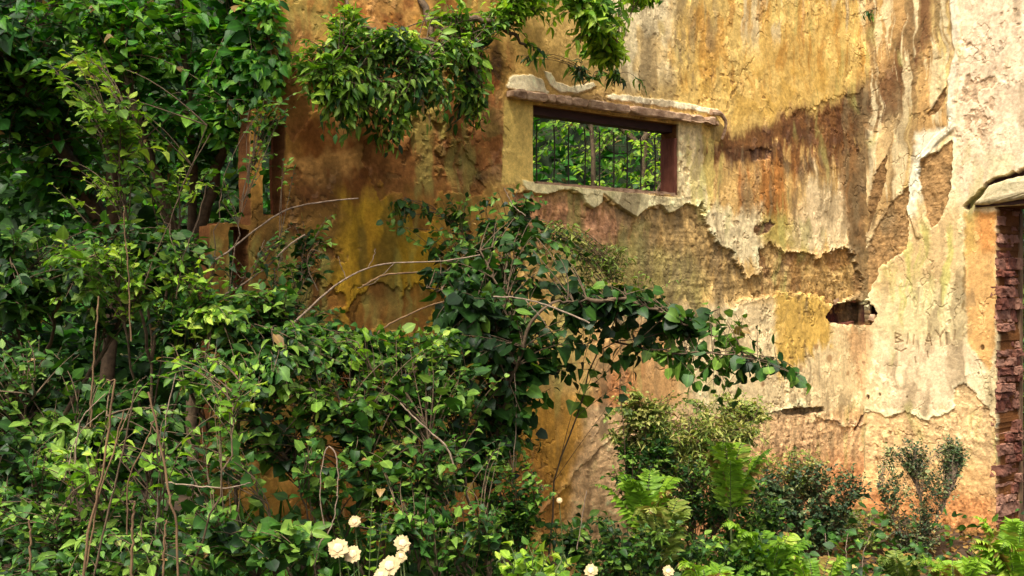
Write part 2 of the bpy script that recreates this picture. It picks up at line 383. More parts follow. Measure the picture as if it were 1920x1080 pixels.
        blend(srgb(196, 176, 84), sstep(.5, .62, stk2)*hard([(1285, 250), (1350, 260), (1360, 400), (1280, 390)], 8, 6, 9)*.6)
        # lower plaster
        blend(srgb(230, 198, 144), soft([(1110, 585), (1460, 560), (1640, 560), (1640, 770), (1450, 790), (1220, 800), (1120, 690)], 16, 16), (n0-.5)*.3)
        blend(srgb(206, 162, 66), soft([(1452, 545), (1560, 548), (1560, 640), (1500, 680), (1456, 700)], 9, 6, 34), (stk-.5)*.5)
        blend(srgb(204, 150, 86), soft([(1100, 610), (1260, 600), (1300, 760), (1130, 780)], 24, 20), (n1-.5)*.5)
        blend(srgb(206, 122, 60), soft([(1130, 690), (1200, 690), (1200, 800), (1110, 800)], 16, 16)*.7)
        blend(srgb(220, 172, 118), soft([(1100, 760), (1450, 778), (1520, 770), (1640, 780), (1640, 1300), (1000, 1300)], 16, 14), (n2-.5)*.9+(hz-.5)*.7)
        blend(srgb(202, 128, 70), soft([(1320, 860), (1640, 850), (1640, 1300), (1200, 1300)], 30, 26)*.8, (n2-.5)*.9)
        # the big patch that has lost its plaster
        b1 = hard([(960, 362), (1060, 356), (1110, 362), (1180, 385), (1265, 392), (1312, 382), (1322, 400), (1345, 455), (1372, 468), (1395, 520),
                   (1425, 510), (1418, 470), (1440, 455), (1464, 478), (1530, 480), (1560, 470), (1598, 462), (1606, 500), (1612, 552), (1560, 575), (1530, 552), (1455, 553),
                   (1390, 560), (1330, 640), (1180, 660), (1080, 640), (960, 480)], 9, 9, 2.0, 1.)*soft([(900, 200), (1700, 200), (1700, 640), (1440, 640), (1400, 560), (1300, 575), (1180, 600), (900, 600)], 16, 14, 46)
        sc1 = hard([(978, 338), (1275, 372), (1278, 388), (1266, 396), (1252, 400), (1236, 384), (1215, 388), (1196, 408), (1176, 396), (1150, 376), (1132, 362), (980, 348)], 1.5, 1.5, 2.0)
        sc2 = hard([(1072, 350), (1130, 360), (1128, 380), (1114, 391), (1098, 382), (1090, 366)], 1.0, 1.5, 2.0)
        sc3 = hard([(978, 342), (1064, 350), (1040, 362), (1012, 364), (985, 356)], 1.5, 2, 2.0)
        sc = np.maximum(np.maximum(sc1, sc2), sc3)
        b2 = hard([(1415, 425), (1444, 412), (1452, 422), (1430, 440), (1416, 440)], 4, 6, 2)
        b3 = hard([(560, 120), (700, 60), (860, 70), (950, 120), (950, 340), (880, 350), (800, 330), (780, 200), (600, 180)], 24, 14, 3)*.45
        b4 = hard([(1450, 775), (1500, 760), (1545, 788), (1600, 800), (1660, 790), (1660, 1300), (900, 1300), (1010, 960), (1150, 820), (1250, 790)], 12, 8, 2.4, 1.)
        b5 = hard([(1480, 222), (1545, 190), (1640, 165), (1640, 300), (1610, 300), (1590, 255), (1520, 240)], 12, 12, 3)*.6
        bb = np.clip(b1-sc, 0, 1)
        blend(srgb(184, 146, 84), bb, (n2-.5)*1.2+(stk-.5)*1.2+(hz-.5)*.5)
        blend(srgb(196, 138, 92), bb*soft([(960, 350), (1150, 380), (1200, 430), (1180, 470), (960, 450)], 22, 16), (n2-.5)*1.2+(hz-.5)*.6)
        blend(srgb(140, 96, 50), bb*sstep(.52, .62, n1)*soft([(1420, 440), (1620, 440), (1620, 580), (1420, 560)], 12, 10)*.8)
        blend(srgb(134, 96, 38), bb*sstep(.52, .64, stk)*.6)
        blend(srgb(166, 154, 80), bb*soft([(1080, 440), (1300, 470), (1340, 570), (1080, 580)], 30, 26, 20)*.6, (n2-.5))
        blend(srgb(226, 206, 150), np.maximum(sc, 0), (n2-.5)*.3)
        blend(srgb(130, 92, 62), b2)
        rel += .012*sc-.024*bb-.010*b2-.006*b3-.008*b4-.012*b5
        bare = np.clip(bb+b2+b3+b4*.55+b5, 0, 1)
        # flakes above the window ledge, and the painted shadow at its far end
        f1 = hard([(950, 158), (962, 140), (1000, 140), (1018, 150), (1030, 175), (952, 165)], 2, 3, 2)
        f2 = hard([(1020, 132), (1034, 136), (1042, 152), (1070, 162), (1112, 154), (1118, 162), (1085, 174), (1050, 172), (1030, 158)], 1, 2, 2)
        f3 = hard([(1140, 176), (1240, 186), (1345, 206), (1352, 216), (1240, 200), (1140, 186)], 2, 3, 2.5)
        curl_shade = hard([(1312, 226), (1342, 215), (1358, 240), (1350, 268), (1335, 262), (1330, 240)], 2, 2, 2)
        fl = np.maximum(np.maximum(f1, f2), f3)
        blend(srgb(232, 212, 172), fl, (n2-.5)*.3)
        blend(srgb(150, 120, 60), curl_shade)  # shadow beside the ledge curl, put into the colour
        rel += .007*fl+.004*curl_shade
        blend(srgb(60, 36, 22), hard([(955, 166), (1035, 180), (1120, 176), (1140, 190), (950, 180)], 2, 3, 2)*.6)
        # break in the corner
        hl = hard([(1550, 592), (1562, 572), (1600, 566), (1625, 562), (1625, 616), (1590, 608), (1560, 604)], 6, 7, 4)
        rel -= .10*hl; blend(srgb(58, 22, 16), hl, (n2-.5)); bare = np.maximum(bare, hl)  # brick red darkened, the shade in the hole's depth is in the colour
        h2 = hard([(1405, 283), (1425, 275), (1444, 285), (1440, 300), (1412, 302)], 3, 4, 3)
        rel -= .012*h2; blend(srgb(74, 44, 28), h2*.8)
        h3 = hard([(1466, 768), (1545, 762), (1546, 772), (1500, 780), (1468, 778)], 2, 3, 2)
        rel -= .03*h3; blend(srgb(70, 56, 34), h3*.8)
        cr = sstep(3.0, 1.2, sd_line(u+fx*3, v, [(1630, 742), (1618, 770), (1604, 806)]))
        rel -= .012*cr; blend(srgb(90, 56, 30), cr)
    else:
        blend(srgb(226, 200, 152), np.ones(u.shape), (n0-.5)*.4+(n2-.5)*.25)
        # stained strip of wall next to the corner
        blend(srgb(190, 146, 84), soft([(1600, -300), (1800, -300), (1795, 90), (1780, 250), (1720, 300), (1700, 600), (1600, 700)], 12, 16, 14), (n1-.5)*.6+(stk-.5)*.8)
        blend(srgb(206, 178, 108), sstep(.5, .64, stk)*soft([(1700, 0), (1800, 0), (1780, 300), (1690, 480), (1640, 300)], 18, 12)*.8)
        blend(srgb(196, 148, 66), soft([(1690, -300), (1620, 170), (1640, 100), (1680, -300)], 16, 14))
        blend(srgb(122, 84, 48), soft([(1722, -300), (1752, -300), (1745, 60), (1722, 140), (1700, 215), (1650, 262), (1618, 340), (1618, 180), (1660, 120), (1700, 50)], 12, 10, 16), (n1-.5)*1.0+(stk-.5)*.6)
        blend(srgb(90, 58, 34), sstep(.5, .6, n1)*soft([(1618, 175), (1700, 60), (1740, 60), (1690, 200), (1618, 290)], 9, 8)*.8)
        blend(srgb(206, 168, 110), soft([(1640, 250), (1690, 210), (1700, 330), (1650, 360), (1630, 460), (1618, 380)], 14, 12, 20), (stk-.5)*.8)
        st1 = sstep(.50, .60, fbm(hw*20, z*1.5, 5, 240)); st2 = sstep(.52, .62, fbm(hw*24+5, z*1.7, 5, 244))
        zone = soft([(1624, -300), (1792, -300), (1785, 250), (1715, 330), (1700, 560), (1630, 560)], 10, 8)
        blend(srgb(138, 108, 66), st1*zone*.8, (n2-.5)*.6)
        blend(srgb(226, 202, 154), st2*zone*.7)
        blend(srgb(150, 146, 88), sstep(.54, .64, fbm(hw*17+9, z*1.6, 4, 248))*soft([(1640, 420), (1840, 380), (1830, 700), (1640, 700)], 20, 14)*.45)
        # white ridge
        rg = sstep(9, 4, sd_line(u+wx*7, v, [(1786, -300), (1790, 60), (1797, 95), (1786, 150), (1783, 240), (1752, 262), (1722, 300), (1708, 345), (1712, 400), (1722, 440)]))
        blend(white, rg, (n2-.5)*.2)
        blend(white*.97, soft([(1715, 250), (1780, 240), (1740, 290), (1722, 380), (1706, 340)], 8, 6))
        blend(srgb(232, 210, 170), soft([(1705, 420), (1760, 430), (1740, 460), (1706, 480)], 10, 8)*.8)
        # pink rendered area above the door
        rough_m = sstep(.5, .62, fbm(h*18, z*14, 4, 71))*soft([(1800, 60), (1870, 90), (1860, 230), (1810, 330), (1795, 240)], 18, 14)
        blend(srgb(232, 200, 164), soft([(1800, -300), (2600, -300), (2600, 330), (1860, 340), (1800, 380), (1790, 240)], 12, 10), (n1-.5)*.35)
        blend(srgb(228, 206, 160), soft([(1845, 280), (1905, 290), (1900, 335), (1850, 345)], 10, 8))
        blend(srgb(172, 132, 92), rough_m*.6); rel -= rough_m*.007
        # lower: cream to pink, mossy drips
        blend(srgb(230, 204, 150), soft([(1600, 480), (1870, 470), (1870, 780), (1600, 780)], 26, 14), (n0-.5)*.3)
        blend(srgb(214, 178, 122), soft([(1612, 420), (1800, 380), (1800, 520), (1612, 560)], 22, 14, 20), (stk-.5)*.4)
        blend(srgb(186, 178, 84), sstep(.50, .66, stk)*soft([(1655, 455), (1805, 420), (1800, 560), (1745, 620), (1670, 610)], 22, 20, 46)*.75)
        blend(srgb(234, 202, 164), soft([(1640, 640), (1850, 640), (1840, 780), (1650, 780)], 22, 14)*.7)
        blend(srgb(150, 120, 70), sstep(5, 2, sd_line(u+fx*6, v, [(1809, 470), (1807, 540), (1805, 628)]))*sstep(.35, .55, n2))
        blend(srgb(222, 168, 96), hard([(1808, 398), (1866, 396), (1866, 640), (1856, 700), (1812, 640), (1810, 480)], 4, 4, 7), (n1-.5)*.4)
        blend(srgb(206, 132, 52), soft([(1828, 395), (1866, 395), (1866, 470), (1840, 470)], 9, 5)*.8)
        blend(srgb(196, 160, 70), soft([(1808, 398), (1830, 398), (1830, 470), (1810, 480)], 6, 4)*.6)
        # bare patches
        p1 = hard([(1620, 478), (1612, 520), (1640, 430), (1668, 385), (1702, 346), (1706, 372), (1700, 452), (1700, 470), (1650, 500), (1630, 560), (1618, 560)], 5, 4, 2, 1.)
        p2 = hard([(1724, 300), (1760, 284), (1785, 262), (1786, 300), (1782, 356), (1764, 410), (1748, 428), (1736, 410), (1730, 380), (1722, 330)], 4, 4, 2, 1.)
        p3 = hard([(1736, 216), (1752, 196), (1776, 158), (1772, 182), (1760, 206), (1740, 220)], 3, 3, 2)
        p4 = hard([(1640, 330), (1662, 292), (1660, 340), (1640, 400), (1626, 440), (1626, 390)], 3, 4, 2)
        pp = np.clip(p1+p2+p3+p4, 0, 1)
        blend(srgb(162, 122, 72), pp, (n2-.5)*.7+(stk-.5)*.6)
        blend(srgb(120, 84, 44), np.maximum(p3, p4)*.7)
        q1 = hard([(1600, 800), (1606, 800), (1625, 770), (1660, 782), (1700, 775), (1740, 790), (1790, 770), (1790, 730), (1808, 715), (1850, 775), (1868, 790), (1868, 1300), (1560, 1300)], 7, 6, 2.2, 1.)
        blend(srgb(222, 180, 124), q1, (n2-.5)*.8+(hz-.5)*.6)
        blend(srgb(216, 166, 104), soft([(1570, 850), (1640, 870), (1790, 860), (1868, 870), (1868, 1300), (1560, 1300)], 24, 18), (n1-.5)*.7+(hz-.5)*.4)
        blend(srgb(204, 128, 66), soft([(1600, 920), (1868, 930), (1868, 1300), (1560, 1300)], 22, 18)*.8, (n2-.5)*.8)
        rel += .012*rg-.010*pp-.007*q1
        bare = np.clip(pp+q1*.5+rough_m*.6, 0, 1)
        hl = hard([(1612, 564), (1636, 568), (1644, 588), (1638, 604), (1612, 614)], 5, 6, 4)
        rel -= .11*hl; blend(srgb(58, 22, 16), hl, (n2-.5)); bare = np.maximum(bare, hl)  # other half of the hole, its dark depth painted over brick red
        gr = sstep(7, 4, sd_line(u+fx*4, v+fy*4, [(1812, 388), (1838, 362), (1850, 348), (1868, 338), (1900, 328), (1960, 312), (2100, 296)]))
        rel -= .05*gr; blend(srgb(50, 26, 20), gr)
        cr = sstep(3.0, 1.2, sd_line(u+fx*3, v, [(1630, 742), (1618, 770), (1604, 806)]))
        rel -= .012*cr; blend(srgb(90, 56, 30), cr)
        # letters scratched into the plaster
        for st in ([(1678, 625), (1678, 642)], [(1678, 625), (1689, 629), (1679, 634)], [(1679, 634), (1692, 640), (1678, 643)], [(1702, 626), (1700, 645)],
                   [(1678, 655), (1688, 659), (1698, 654)], [(1713, 628), (1712, 646)],
                   [(1734, 648), (1741, 626), (1746, 648)], [(1736, 640), (1745, 640)], [(1754, 620), (1762, 632), (1770, 619)], [(1762, 632), (1763, 649)], [(1774, 624), (1774, 646)],
                   [(1790, 620), (1788, 638)], [(1715, 670), (1716, 680)], [(1738, 660), (1739, 670)]):
            lt = sstep(2.1, .9, sd_line(u, v, st)); rel -= .003*lt; blend(srgb(146, 112, 74), lt*.75)
        for (a, b, r) in ((1841, 652, 5), (1834, 700, 3), (1650, 740, 3), (1700, 745, 2)):
            dd = sstep(r+1.5, r-1.5, np.hypot((u-a)*1.3, v-b)); rel -= .006*dd; blend(srgb(90, 60, 24), dd*.9)
        # the pale dribble in the corner below the crack
    for (a, b, r) in ((1430, 720, 4), (1350, 640, 2), (1500, 690, 4), (1530, 650, 4), (1556, 672, 5), (1590, 700, 3)):
        dd = sstep(r+1.5, r-1.5, np.hypot(u-a, (v-b)*.7)); blend(srgb(140, 92, 44), dd*.7)
    run = hh = soft([(1585, 615), (1640, 612), (1630, 690), (1616, 740), (1600, 700)], 9, 5, 30)
    blend(srgb(196, 130, 70), run*.55)
    crease = sstep(22, 3, np.abs(u-1616+wx*24+(stk-.5)*24))*sstep(110, 190, v)*sstep(740, 520, v)*sstep(.28, .44, n1)
    blend(srgb(108, 84, 52), crease*.85, (n2-.5))
    # general relief
    rel = rel+(n0-.5)*.020+(n1-.5)*.010+(n2-.5)*(.003+.012*bare)+(hz-.5)*.008*bare
    # pocks and small flakes
    pk = sstep(.70, .76, fbm(h*30, z*30, 2, 90))*sstep(.45, .6, n0); rel -= pk*.004; blend(srgb(150, 110, 62), pk*.5)
    # chips, fine cracks and crumbs all over the plaster
    chip = sstep(.60, .64, fbm(h*19+3, z*13, 4, 110))*sstep(.46, .56, fbm(h*3, z*3, 3, 112))
    col = lerp(col, col*1.28+.03, (chip*.55)[..., None]); rel = rel+chip*.0025
    crk = sstep(.020, .006, np.abs(fbm(h*5, z*4, 5, 120)-.5))*sstep(.5, .62, fbm(h*2.6, z*2.6, 3, 122))
    col = lerp(col, col*.55, (crk*.7)[..., None]); rel = rel-crk*.004
    run_ = sstep(.58, .72, fbm(hw*26, z*2.4, 4, 130)); col = col*(1-.14*run_[..., None])
    gr_ = (fbm(h*60, z*60, 3, 140)-.5)+(fbm(h*34, z*20, 3, 144)-.5)*.8; col = col*np.clip(1+gr_*(.45+.5*bare+.5*sstep(.45, .6, n0)), .45, 1.6)[..., None]
    mould = sstep(.50, .66, fbm(hw*14+7, z*3.0, 5, 180))*sstep(.44, .58, fbm(h*2.4, z*1.8, 4, 182))*sstep(900, 1100, u)
    col = lerp(col, srgb(128, 106, 72)*(.7+.6*n2)[..., None], (mould*.62)[..., None])
    alg = sstep(.52, .68, fbm(hw*15+1, z*3.0, 4, 190))*sstep(.5, .62, fbm(h*3+5, z*2, 3, 192))
    col = lerp(col, srgb(168, 164, 84)*(.8+.4*n2)[..., None], (alg*.42)[..., None])
    lum = col@np.array([.3, .6, .1]); col = lerp(lum[..., None], col, (.98-.08*sstep(950, 1150, u))[..., None])
    return np.clip(col*np.array([.96, 1.02, .97]), .01, .82), rel, bare

def wall_object(name, side, h0, h1, z0, z1, res, keep, thick, parent):
    D, Nn = (DA, NA) if side == 'A' else (DB, NB)
    nh = int(round((h1-h0)/res)); nz = int(round((z1-z0)/res))
    hs = np.linspace(h0, h1, nh+1); zs = np.linspace(z0, z1, nz+1)
    H, Z = np.meshgrid(hs, zs, indexing='ij'); H0 = H; Z0 = Z
    if side == 'A':
        H = H+(fbm(H*2, Z*7, 4, 95)-.5)*.03*sstep(3.9, 4.3, H)+(fbm(H*9, Z*22, 3, 96)-.5)*.010*sstep(3.9, 4.3, H)
        Z = Z+(fbm(H0*14, Z*3, 3, 97)-.5)*.05*sstep(3.9, 4.3, H0)
    X = COR[0]+D[0]*H; Y = COR[1]+D[1]*H
    u = 960+F*X/Y; v = 540-F*(Z-1.6)/Y
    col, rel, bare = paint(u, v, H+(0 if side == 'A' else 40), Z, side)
    rel = rel*sstep(0, .02, H)+.045*np.exp(-np.maximum(H, 0)/.05)
    V = np.stack([X+Nn[0]*rel, Y+Nn[1]*rel, Z], -1).reshape(-1, 3)
    Hc = (H0[:-1, :-1]+H0[1:, 1:])/2; Zc = (Z0[:-1, :-1]+Z0[1:, 1:])/2
    Yc = COR[1]+D[1]*Hc; uc = 960+F*(COR[0]+D[0]*Hc)/Yc; vc = 540-F*(Zc-1.6)/Yc
    K = keep(Hc, Zc, uc, vc)
    idx = np.arange((nh+1)*(nz+1)).reshape(nh+1, nz+1)
    a = idx[:-1, :-1][K]; b = idx[1:, :-1][K]; c = idx[1:, 1:][K]; d = idx[:-1, 1:][K]
    q = np.stack([a, b, c, d], -1) if side == 'B' else np.stack([a, d, c, b], -1)
    # edges of the openings and of the broken outline, carried back through the thickness
    Kp = np.pad(K, 1); E = []
    left = K & ~Kp[:-2, 1:-1]; right = K & ~Kp[2:, 1:-1]; low = K & ~Kp[1:-1, :-2]; high = K & ~Kp[1:-1, 2:]
    E.append(np.stack([idx[:-1, :-1][left], idx[:-1, 1:][left]], -1)); E.append(np.stack([idx[1:, :-1][right], idx[1:, 1:][right]], -1))
    E.append(np.stack([idx[:-1, :-1][low], idx[1:, :-1][low]], -1)); E.append(np.stack([idx[:-1, 1:][high], idx[1:, 1:][high]], -1))
    E = np.concatenate(E)
    allV = [V]; cols = [col.reshape(-1, 3)]; bares = [bare.ravel()]; n = len(V); prev = E; rings = 6
    Q = [q]
    br = srgb(120, 78, 40)
    for r in range(1, rings+1):
        w = thick*r/rings
        e0 = V[E[:, 0]]-np.array([*Nn, 0])*w; e1 = V[E[:, 1]]-np.array([*Nn, 0])*w
        vv = np.concatenate([e0, e1]); new = np.stack([np.arange(len(E))+n, np.arange(len(E))+n+len(E)], -1)
        Q.append(np.stack([prev[:, 0], prev[:, 1], new[:, 1], new[:, 0]], -1))
        nn = fbm(vv[:, 2]*14, vv[:, 0]*9+vv[:, 1]*9, 3, 61)
        allV.append(vv); cols.append(np.clip(br*.8*(.5+nn[:, None]), 0, 1)); bares.append(np.ones(len(vv)))
        n += len(vv); prev = new
    # back face, coarser
    st = 10; ii = np.arange(0, nh+1, st); jj = np.arange(0, nz+1, st)
    Kb = np.array([[K[i:i+st, j:j+st].mean() > .5 for j in jj[:-1]] for i in ii[:-1]])
    bi = np.arange(len(ii)*len(jj)).reshape(len(ii), len(jj))+n
    bv = np.stack([X[np.ix_(ii, jj)]-Nn[0]*thick, Y[np.ix_(ii, jj)]-Nn[1]*thick, Z[np.ix_(ii, jj)]], -1).reshape(-1, 3)
    Q.append(np.stack([bi[:-1, :-1][Kb], bi[:-1, 1:][Kb], bi[1:, 1:][Kb], bi[1:, :-1][Kb]], -1))
    allV.append(bv); cols.append(np.tile(brc, (len(bv), 1))); bares.append(np.ones(len(bv)))
    V = np.concatenate(allV); Q = np.concatenate(Q)
    me = raw_mesh(name, V-world_loc(parent), Q.ravel(), np.full(len(Q), 4), False)
    # validate() keeps the vertex order, so the attributes still fit
    ca = me.attributes.new("Col", 'FLOAT_COLOR', 'POINT'); cc = np.ones((len(V), 4)); cc[:, :3] = np.concatenate(cols)
    ca.data.foreach_set("color", cc.astype(np.float32).ravel())
    ba = me.attributes.new("bare", 'FLOAT', 'POINT'); ba.data.foreach_set("value", np.concatenate(bares).astype(np.float32))
    me.materials.append(M['wall'])
    o = bpy.data.objects.new(name, me); C.objects.link(o); o.parent = parent
    return o
brc = srgb(130, 80, 50)

house = empty('ruined_house', (COR[0], COR[1], 0), 'roofless ruined house corner with peeling ochre plaster, a barred window and a brick doorway', 'ruin')
WS0, WS1 = s_at(1272), s_at(1000)
WZT0 = 1.6+(540-190)/F*(COR[1]+DA[1]*WS1); WZB0 = 1.6+(540-346)/F*(COR[1]+DA[1]*WS1)
WZT1 = 1.6+(540-236)/F*(COR[1]+DA[1]*WS0); WZB1 = 1.6+(540-366)/F*(COR[1]+DA[1]*WS0)
WZT = (WZT0+WZT1)/2; WZB = (WZB0+WZB1)/2
print('window', WS0, WS1, WZT0, WZT1, WZB0, WZB1)
def keepA(H, Z, u, v):
    rg = 0*H
    K = ~((H > WS0) & (H < WS1) & (Z > WZB) & (Z < WZT))
    edge = np.where(v < 206, 512, np.where(v < 420, 470, 396))
    K &= u > edge+rg*.8
    K &= ~((u > 492+rg*.3) & (u < 536+rg*.3) & (v > 222) & (v < 402+rg))
    K &= ~((u > 428+rg*.3) & (u < 466+rg*.3) & (v > 428) & (v < 560))
    return K
T0 = t_at(1866); DZ = 1.6+(540-388)/F*(COR[1]+DB[1]*T0)
print('door', T0, DZ)
def keepB(H, Z, u, v):
    rg = (fbm(H*30, Z*22, 3, 83)-.5)*.03
    return ~((H > T0+rg) & (H < T0+1.0) & (Z < DZ))
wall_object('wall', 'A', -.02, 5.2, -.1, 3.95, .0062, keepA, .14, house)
wall_object('wall', 'B', -.02, 2.3, -.1, 4.05, .0062, keepB, .35, house)

def obox(acc, o, ax, ay, az, dims, rough=0., seg=(1, 1, 1), att=0.):
    """box with corner o along unit axes, optional jitter"""
    o = np.asarray(o, float); A = np.stack([ax, ay, az]).astype(float)
    nx, ny, nz = seg
    def face(i, j, k, flip, side):
        n1, n2 = seg[i], seg[j]
        g1, g2 = np.meshgrid(np.linspace(0, 1, n1+1), np.linspace(0, 1, n2+1), indexing='ij')
        L = np.zeros(g1.shape+(3,)); L[..., i] = g1*dims[i]; L[..., j] = g2*dims[j]; L[..., k] = side*dims[k]
        return L.reshape(-1, 3), n1, n2
    for (i, j, k) in ((0, 1, 2), (1, 2, 0), (0, 2, 1)):
        for side in (0, 1):
            L, n1, n2 = face(i, j, k, 0, side)
            if rough:
                q = np.round(L, 4)
                seed = float(o.sum()*7.7)
                e = np.stack([fbm(q[:, 0]*23+q[:, 2]*31+seed, q[:, 1]*23-q[:, 2]*17+m*9.1, 3, 5+m)-.5 for m in range(3)], -1)
                L = L+e*rough*2
            W = o+L@A
            id_ = np.arange((n1+1)*(n2+1)).reshape(n1+1, n2+1)
            f = np.stack([id_[:-1, :-1], id_[1:, :-1], id_[1:, 1:], id_[:-1, 1:]], -1).reshape(-1, 4)
            acc.add(W, f, att)
dA3, nA3, dB3, nB3, UP = np.array([*DA, 0]), np.array([*NA, 0]), np.array([*DB, 0]), np.array([*NB, 0]), np.array([0, 0, 1.])
def pA(s, z, off=0.): return np.array([*(COR+DA*s+NA*off), z])
def pB(s, z, off=0.): return np.array([*(COR+DB*s+NB*off), z])

# window: ledge over it, frame, sill, iron bars
win = empty('window', pA((WS0+WS1)/2, WZB), None, None); del_loc = win.location.copy()
win.parent = house; win.location = del_loc-house.location
def ledge():
    a = Acc(); n = 130
    s0, s1 = s_at(1338), s_at(950)
    S = np.linspace(s0, s1, n)
    prof = [(0, .004), (.066, .0), (.070, .006), (.072, .040), (.064, .047), (0, .052)]
    zt0 = 1.6+(540-238)/F*(COR[1]+DA[1]*s0); zt1 = 1.6+(540-186)/F*(COR[1]+DA[1]*s1)
    V = []
    for i, s in enumerate(S):
        z = lerp(zt0, zt1, i/(n-1)); w = min(1, (i+1)/5)
        for k, (o, h) in enumerate(prof):
            e = float(fbm(s*16+k*3.3, k*2.1, 3, 14)-.5); e2 = float(fbm(s*9+k*3.3, k*1.1, 3, 17)-.5)
            chip = max(0, float(vn(s*34, 3.3, 5))-.62)*.05
            V.append(pA(s, z+h+e*.012*(1 if k > 2 else .5)-(1-w)*.01+(chip if k < 3 else -chip), max(0, o*(.7+.3*w)+e2*.02*(o > 0)-chip*.8*(o > 0))))
    V = np.array(V); m = len(prof); id_ = np.arange(n*m).reshape(n, m)
    f = np.stack([id_[:-1, :-1], id_[1:, :-1], id_[1:, 1:], id_[:-1, 1:]], -1).reshape(-1, 4)
    a.add(V, f); a.add(V[:m], [tuple(range(m))]); a.add(V[-m:], [tuple(range(m))[::-1]])
    # curl of broken mortar that drops at the far end
    pts = smooth_path([wA(1322, 212, .05), wA(1340, 216, .05), wA(1352, 234, .04), wA(1350, 262, .015)], 12)
    tube(a, pts, .018, .008, 7, rough=.4)
    return a
ledge().build('ledge', M['ledge'], win, smooth=False)
a = Acc(); w = WS1-WS0
obox(a, pA(WS0+.004, WZT-.048, -.125), dA3, nA3, UP, (w-.008, .075, .045), .004, (30, 3, 4)); a.build('window_head', M['dwood'], win)  # dark wood carries the shadow band under the ledge in its colour
a = Acc(); obox(a, pA(WS0+.003, WZB+.004, -.128), dA3, nA3, UP, (.022, .118, WZT-WZB-.09), .004, (2, 6, 24)); a.build('jamb', M['wood'], win)
a = Acc(); obox(a, pA(WS1-.026, WZB+.004, -.128), dA3, nA3, UP, (.022, .08, WZT-WZB-.09), .003, (2, 4, 24)); a.build('jamb', M['wood'], win)
a = Acc(); obox(a, pA(WS0+.026, WZB-.005, -.128), dA3, nA3, UP, (w-.054, .13, .022), .005, (40, 6, 2)); a.build('sill', M['ledge'], win)
nb = 9
for i in range(nb):
    s = lerp(WS0+.05, WS1-.05, (i+.5)/nb)+random.uniform(-.008, .008)
    a = Acc(); lean = random.uniform(-.006, .006)
    tube(a, smooth_path([pA(s, WZB+.016, -.10), pA(s+lean, (WZB+WZT)/2, -.098), pA(s, WZT-.083, -.10)], 8), .0042, .0042, 6)
    a.build('bar', M['iron'], win)
a = Acc(); mid = lerp(WS0, WS1, .36); th = np.linspace(math.pi*.05, math.pi*.95, 14)
tube(a, [pA(mid-math.cos(t)*.11, WZT-.16-math.sin(t)*.045, -.098) for t in th], .0035, .0035, 5); a.build('scroll', M['iron'], win)

# doorway: brick jamb, lintel, broken plaster hood
door = empty('doorway', pB(T0+.5, 0), None, None); l = door.location.copy(); door.parent = house; door.location = l-house.location
a = Acc(); z = -.05; k = 0
while z < DZ-.02:
    hgt = random.choice((.045, .055, .062, .07, .085))*random.uniform(.9, 1.1); hgt = min(hgt, DZ-.012-z)
    cuts = [0, .11, .235, .292] if k % 2 else [0, .20, .292]
    for c0, c1 in zip(cuts[:-1], cuts[1:]):
        pr = random.choice((-.012, .004, .015, .025, .038))
        if c1-c0 > .02:
            obox(a, pB(T0-.035, z, -c1+.004-random.uniform(0, .01)+.0), dB3, nB3, UP, (.035+pr, c1-c0-.010, hgt-.010), .013, (5, 10, 5), random.random()**1.6)
    obox(a, pB(T0-.03, z+hgt-.014, -.245), dB3, nB3, UP, (.030, .235, .020), .009, (3, 12, 2), random.uniform(.6, 1))
    z += hgt; k += 1
a.build('brick_jamb', M['brick'], door, smooth=False)
a = Acc(); obox(a, pB(T0-.01, -.02, -.345), dB3, nB3, UP, (.025, .045, DZ-.01), .004, (2, 4, 60)); a.build('door_post', M['post'], door)
a = Acc(); obox(a, pB(T0-.13, DZ+.006, -.33), dB3, nB3, UP, (1.25, .345, .028), .005, (50, 12, 2)); a.build('lintel', M['dwood'], door)
def slab(acc, poly, wf, o0, o1, inset=.5, n=90, jit=2.):
    """irregular plaster chunk: outline on the wall plane, its own thickness, bevelled towards the front"""
    p = np.array(poly, float); seg = np.roll(p, -1, 0)-p; L = np.hypot(*seg.T); cum = np.concatenate([[0], np.cumsum(L)])
    q = []
    for t in np.linspace(0, cum[-1], n, endpoint=False):
        i = np.searchsorted(cum, t, 'right')-1; q.append(p[i]+seg[i]*(t-cum[i])/L[i])
    q = np.array(q); q += (np.stack([fbm(q[:, 0]*.08, q[:, 1]*.08, 3, 7), fbm(q[:, 0]*.08, q[:, 1]*.08, 3, 9)], -1)-.5)*jit*2
    c = q.mean(0); rings = [(0, o0), (0, lerp(o0, o1, .6)), (.06, lerp(o0, o1, .9)), (.22, o1), (.5, o1+.006), (.8, o1+.002)]
    V = []
    for (ins, o) in rings:
        r = lerp(q, c, ins)
        for x, y in r:
            V.append(wf(x, y, o+(float(fbm(x*.11, y*.11, 3, 3))-.5)*.02*(ins > 0)))
    V = np.array(V); m = len(rings); id_ = np.arange(m*n).reshape(m, n); j = np.roll(id_, -1, 1)
    f = np.stack([id_[:-1], j[:-1], j[1:], id_[1:]], -1).reshape(-1, 4)
    acc.add(V, f); acc.add(V[-n:], [tuple(range(n))])
a = Acc(); slab(a, [(1828, 384), (1842, 372), (1856, 350), (1874, 342), (1905, 334), (2000, 314), (2200, 270), (2200, 330), (2000, 362), (1920, 374), (1880, 380), (1850, 384)], wB, -.01, .05); a.build('plaster_hood', M['chunk'], door)
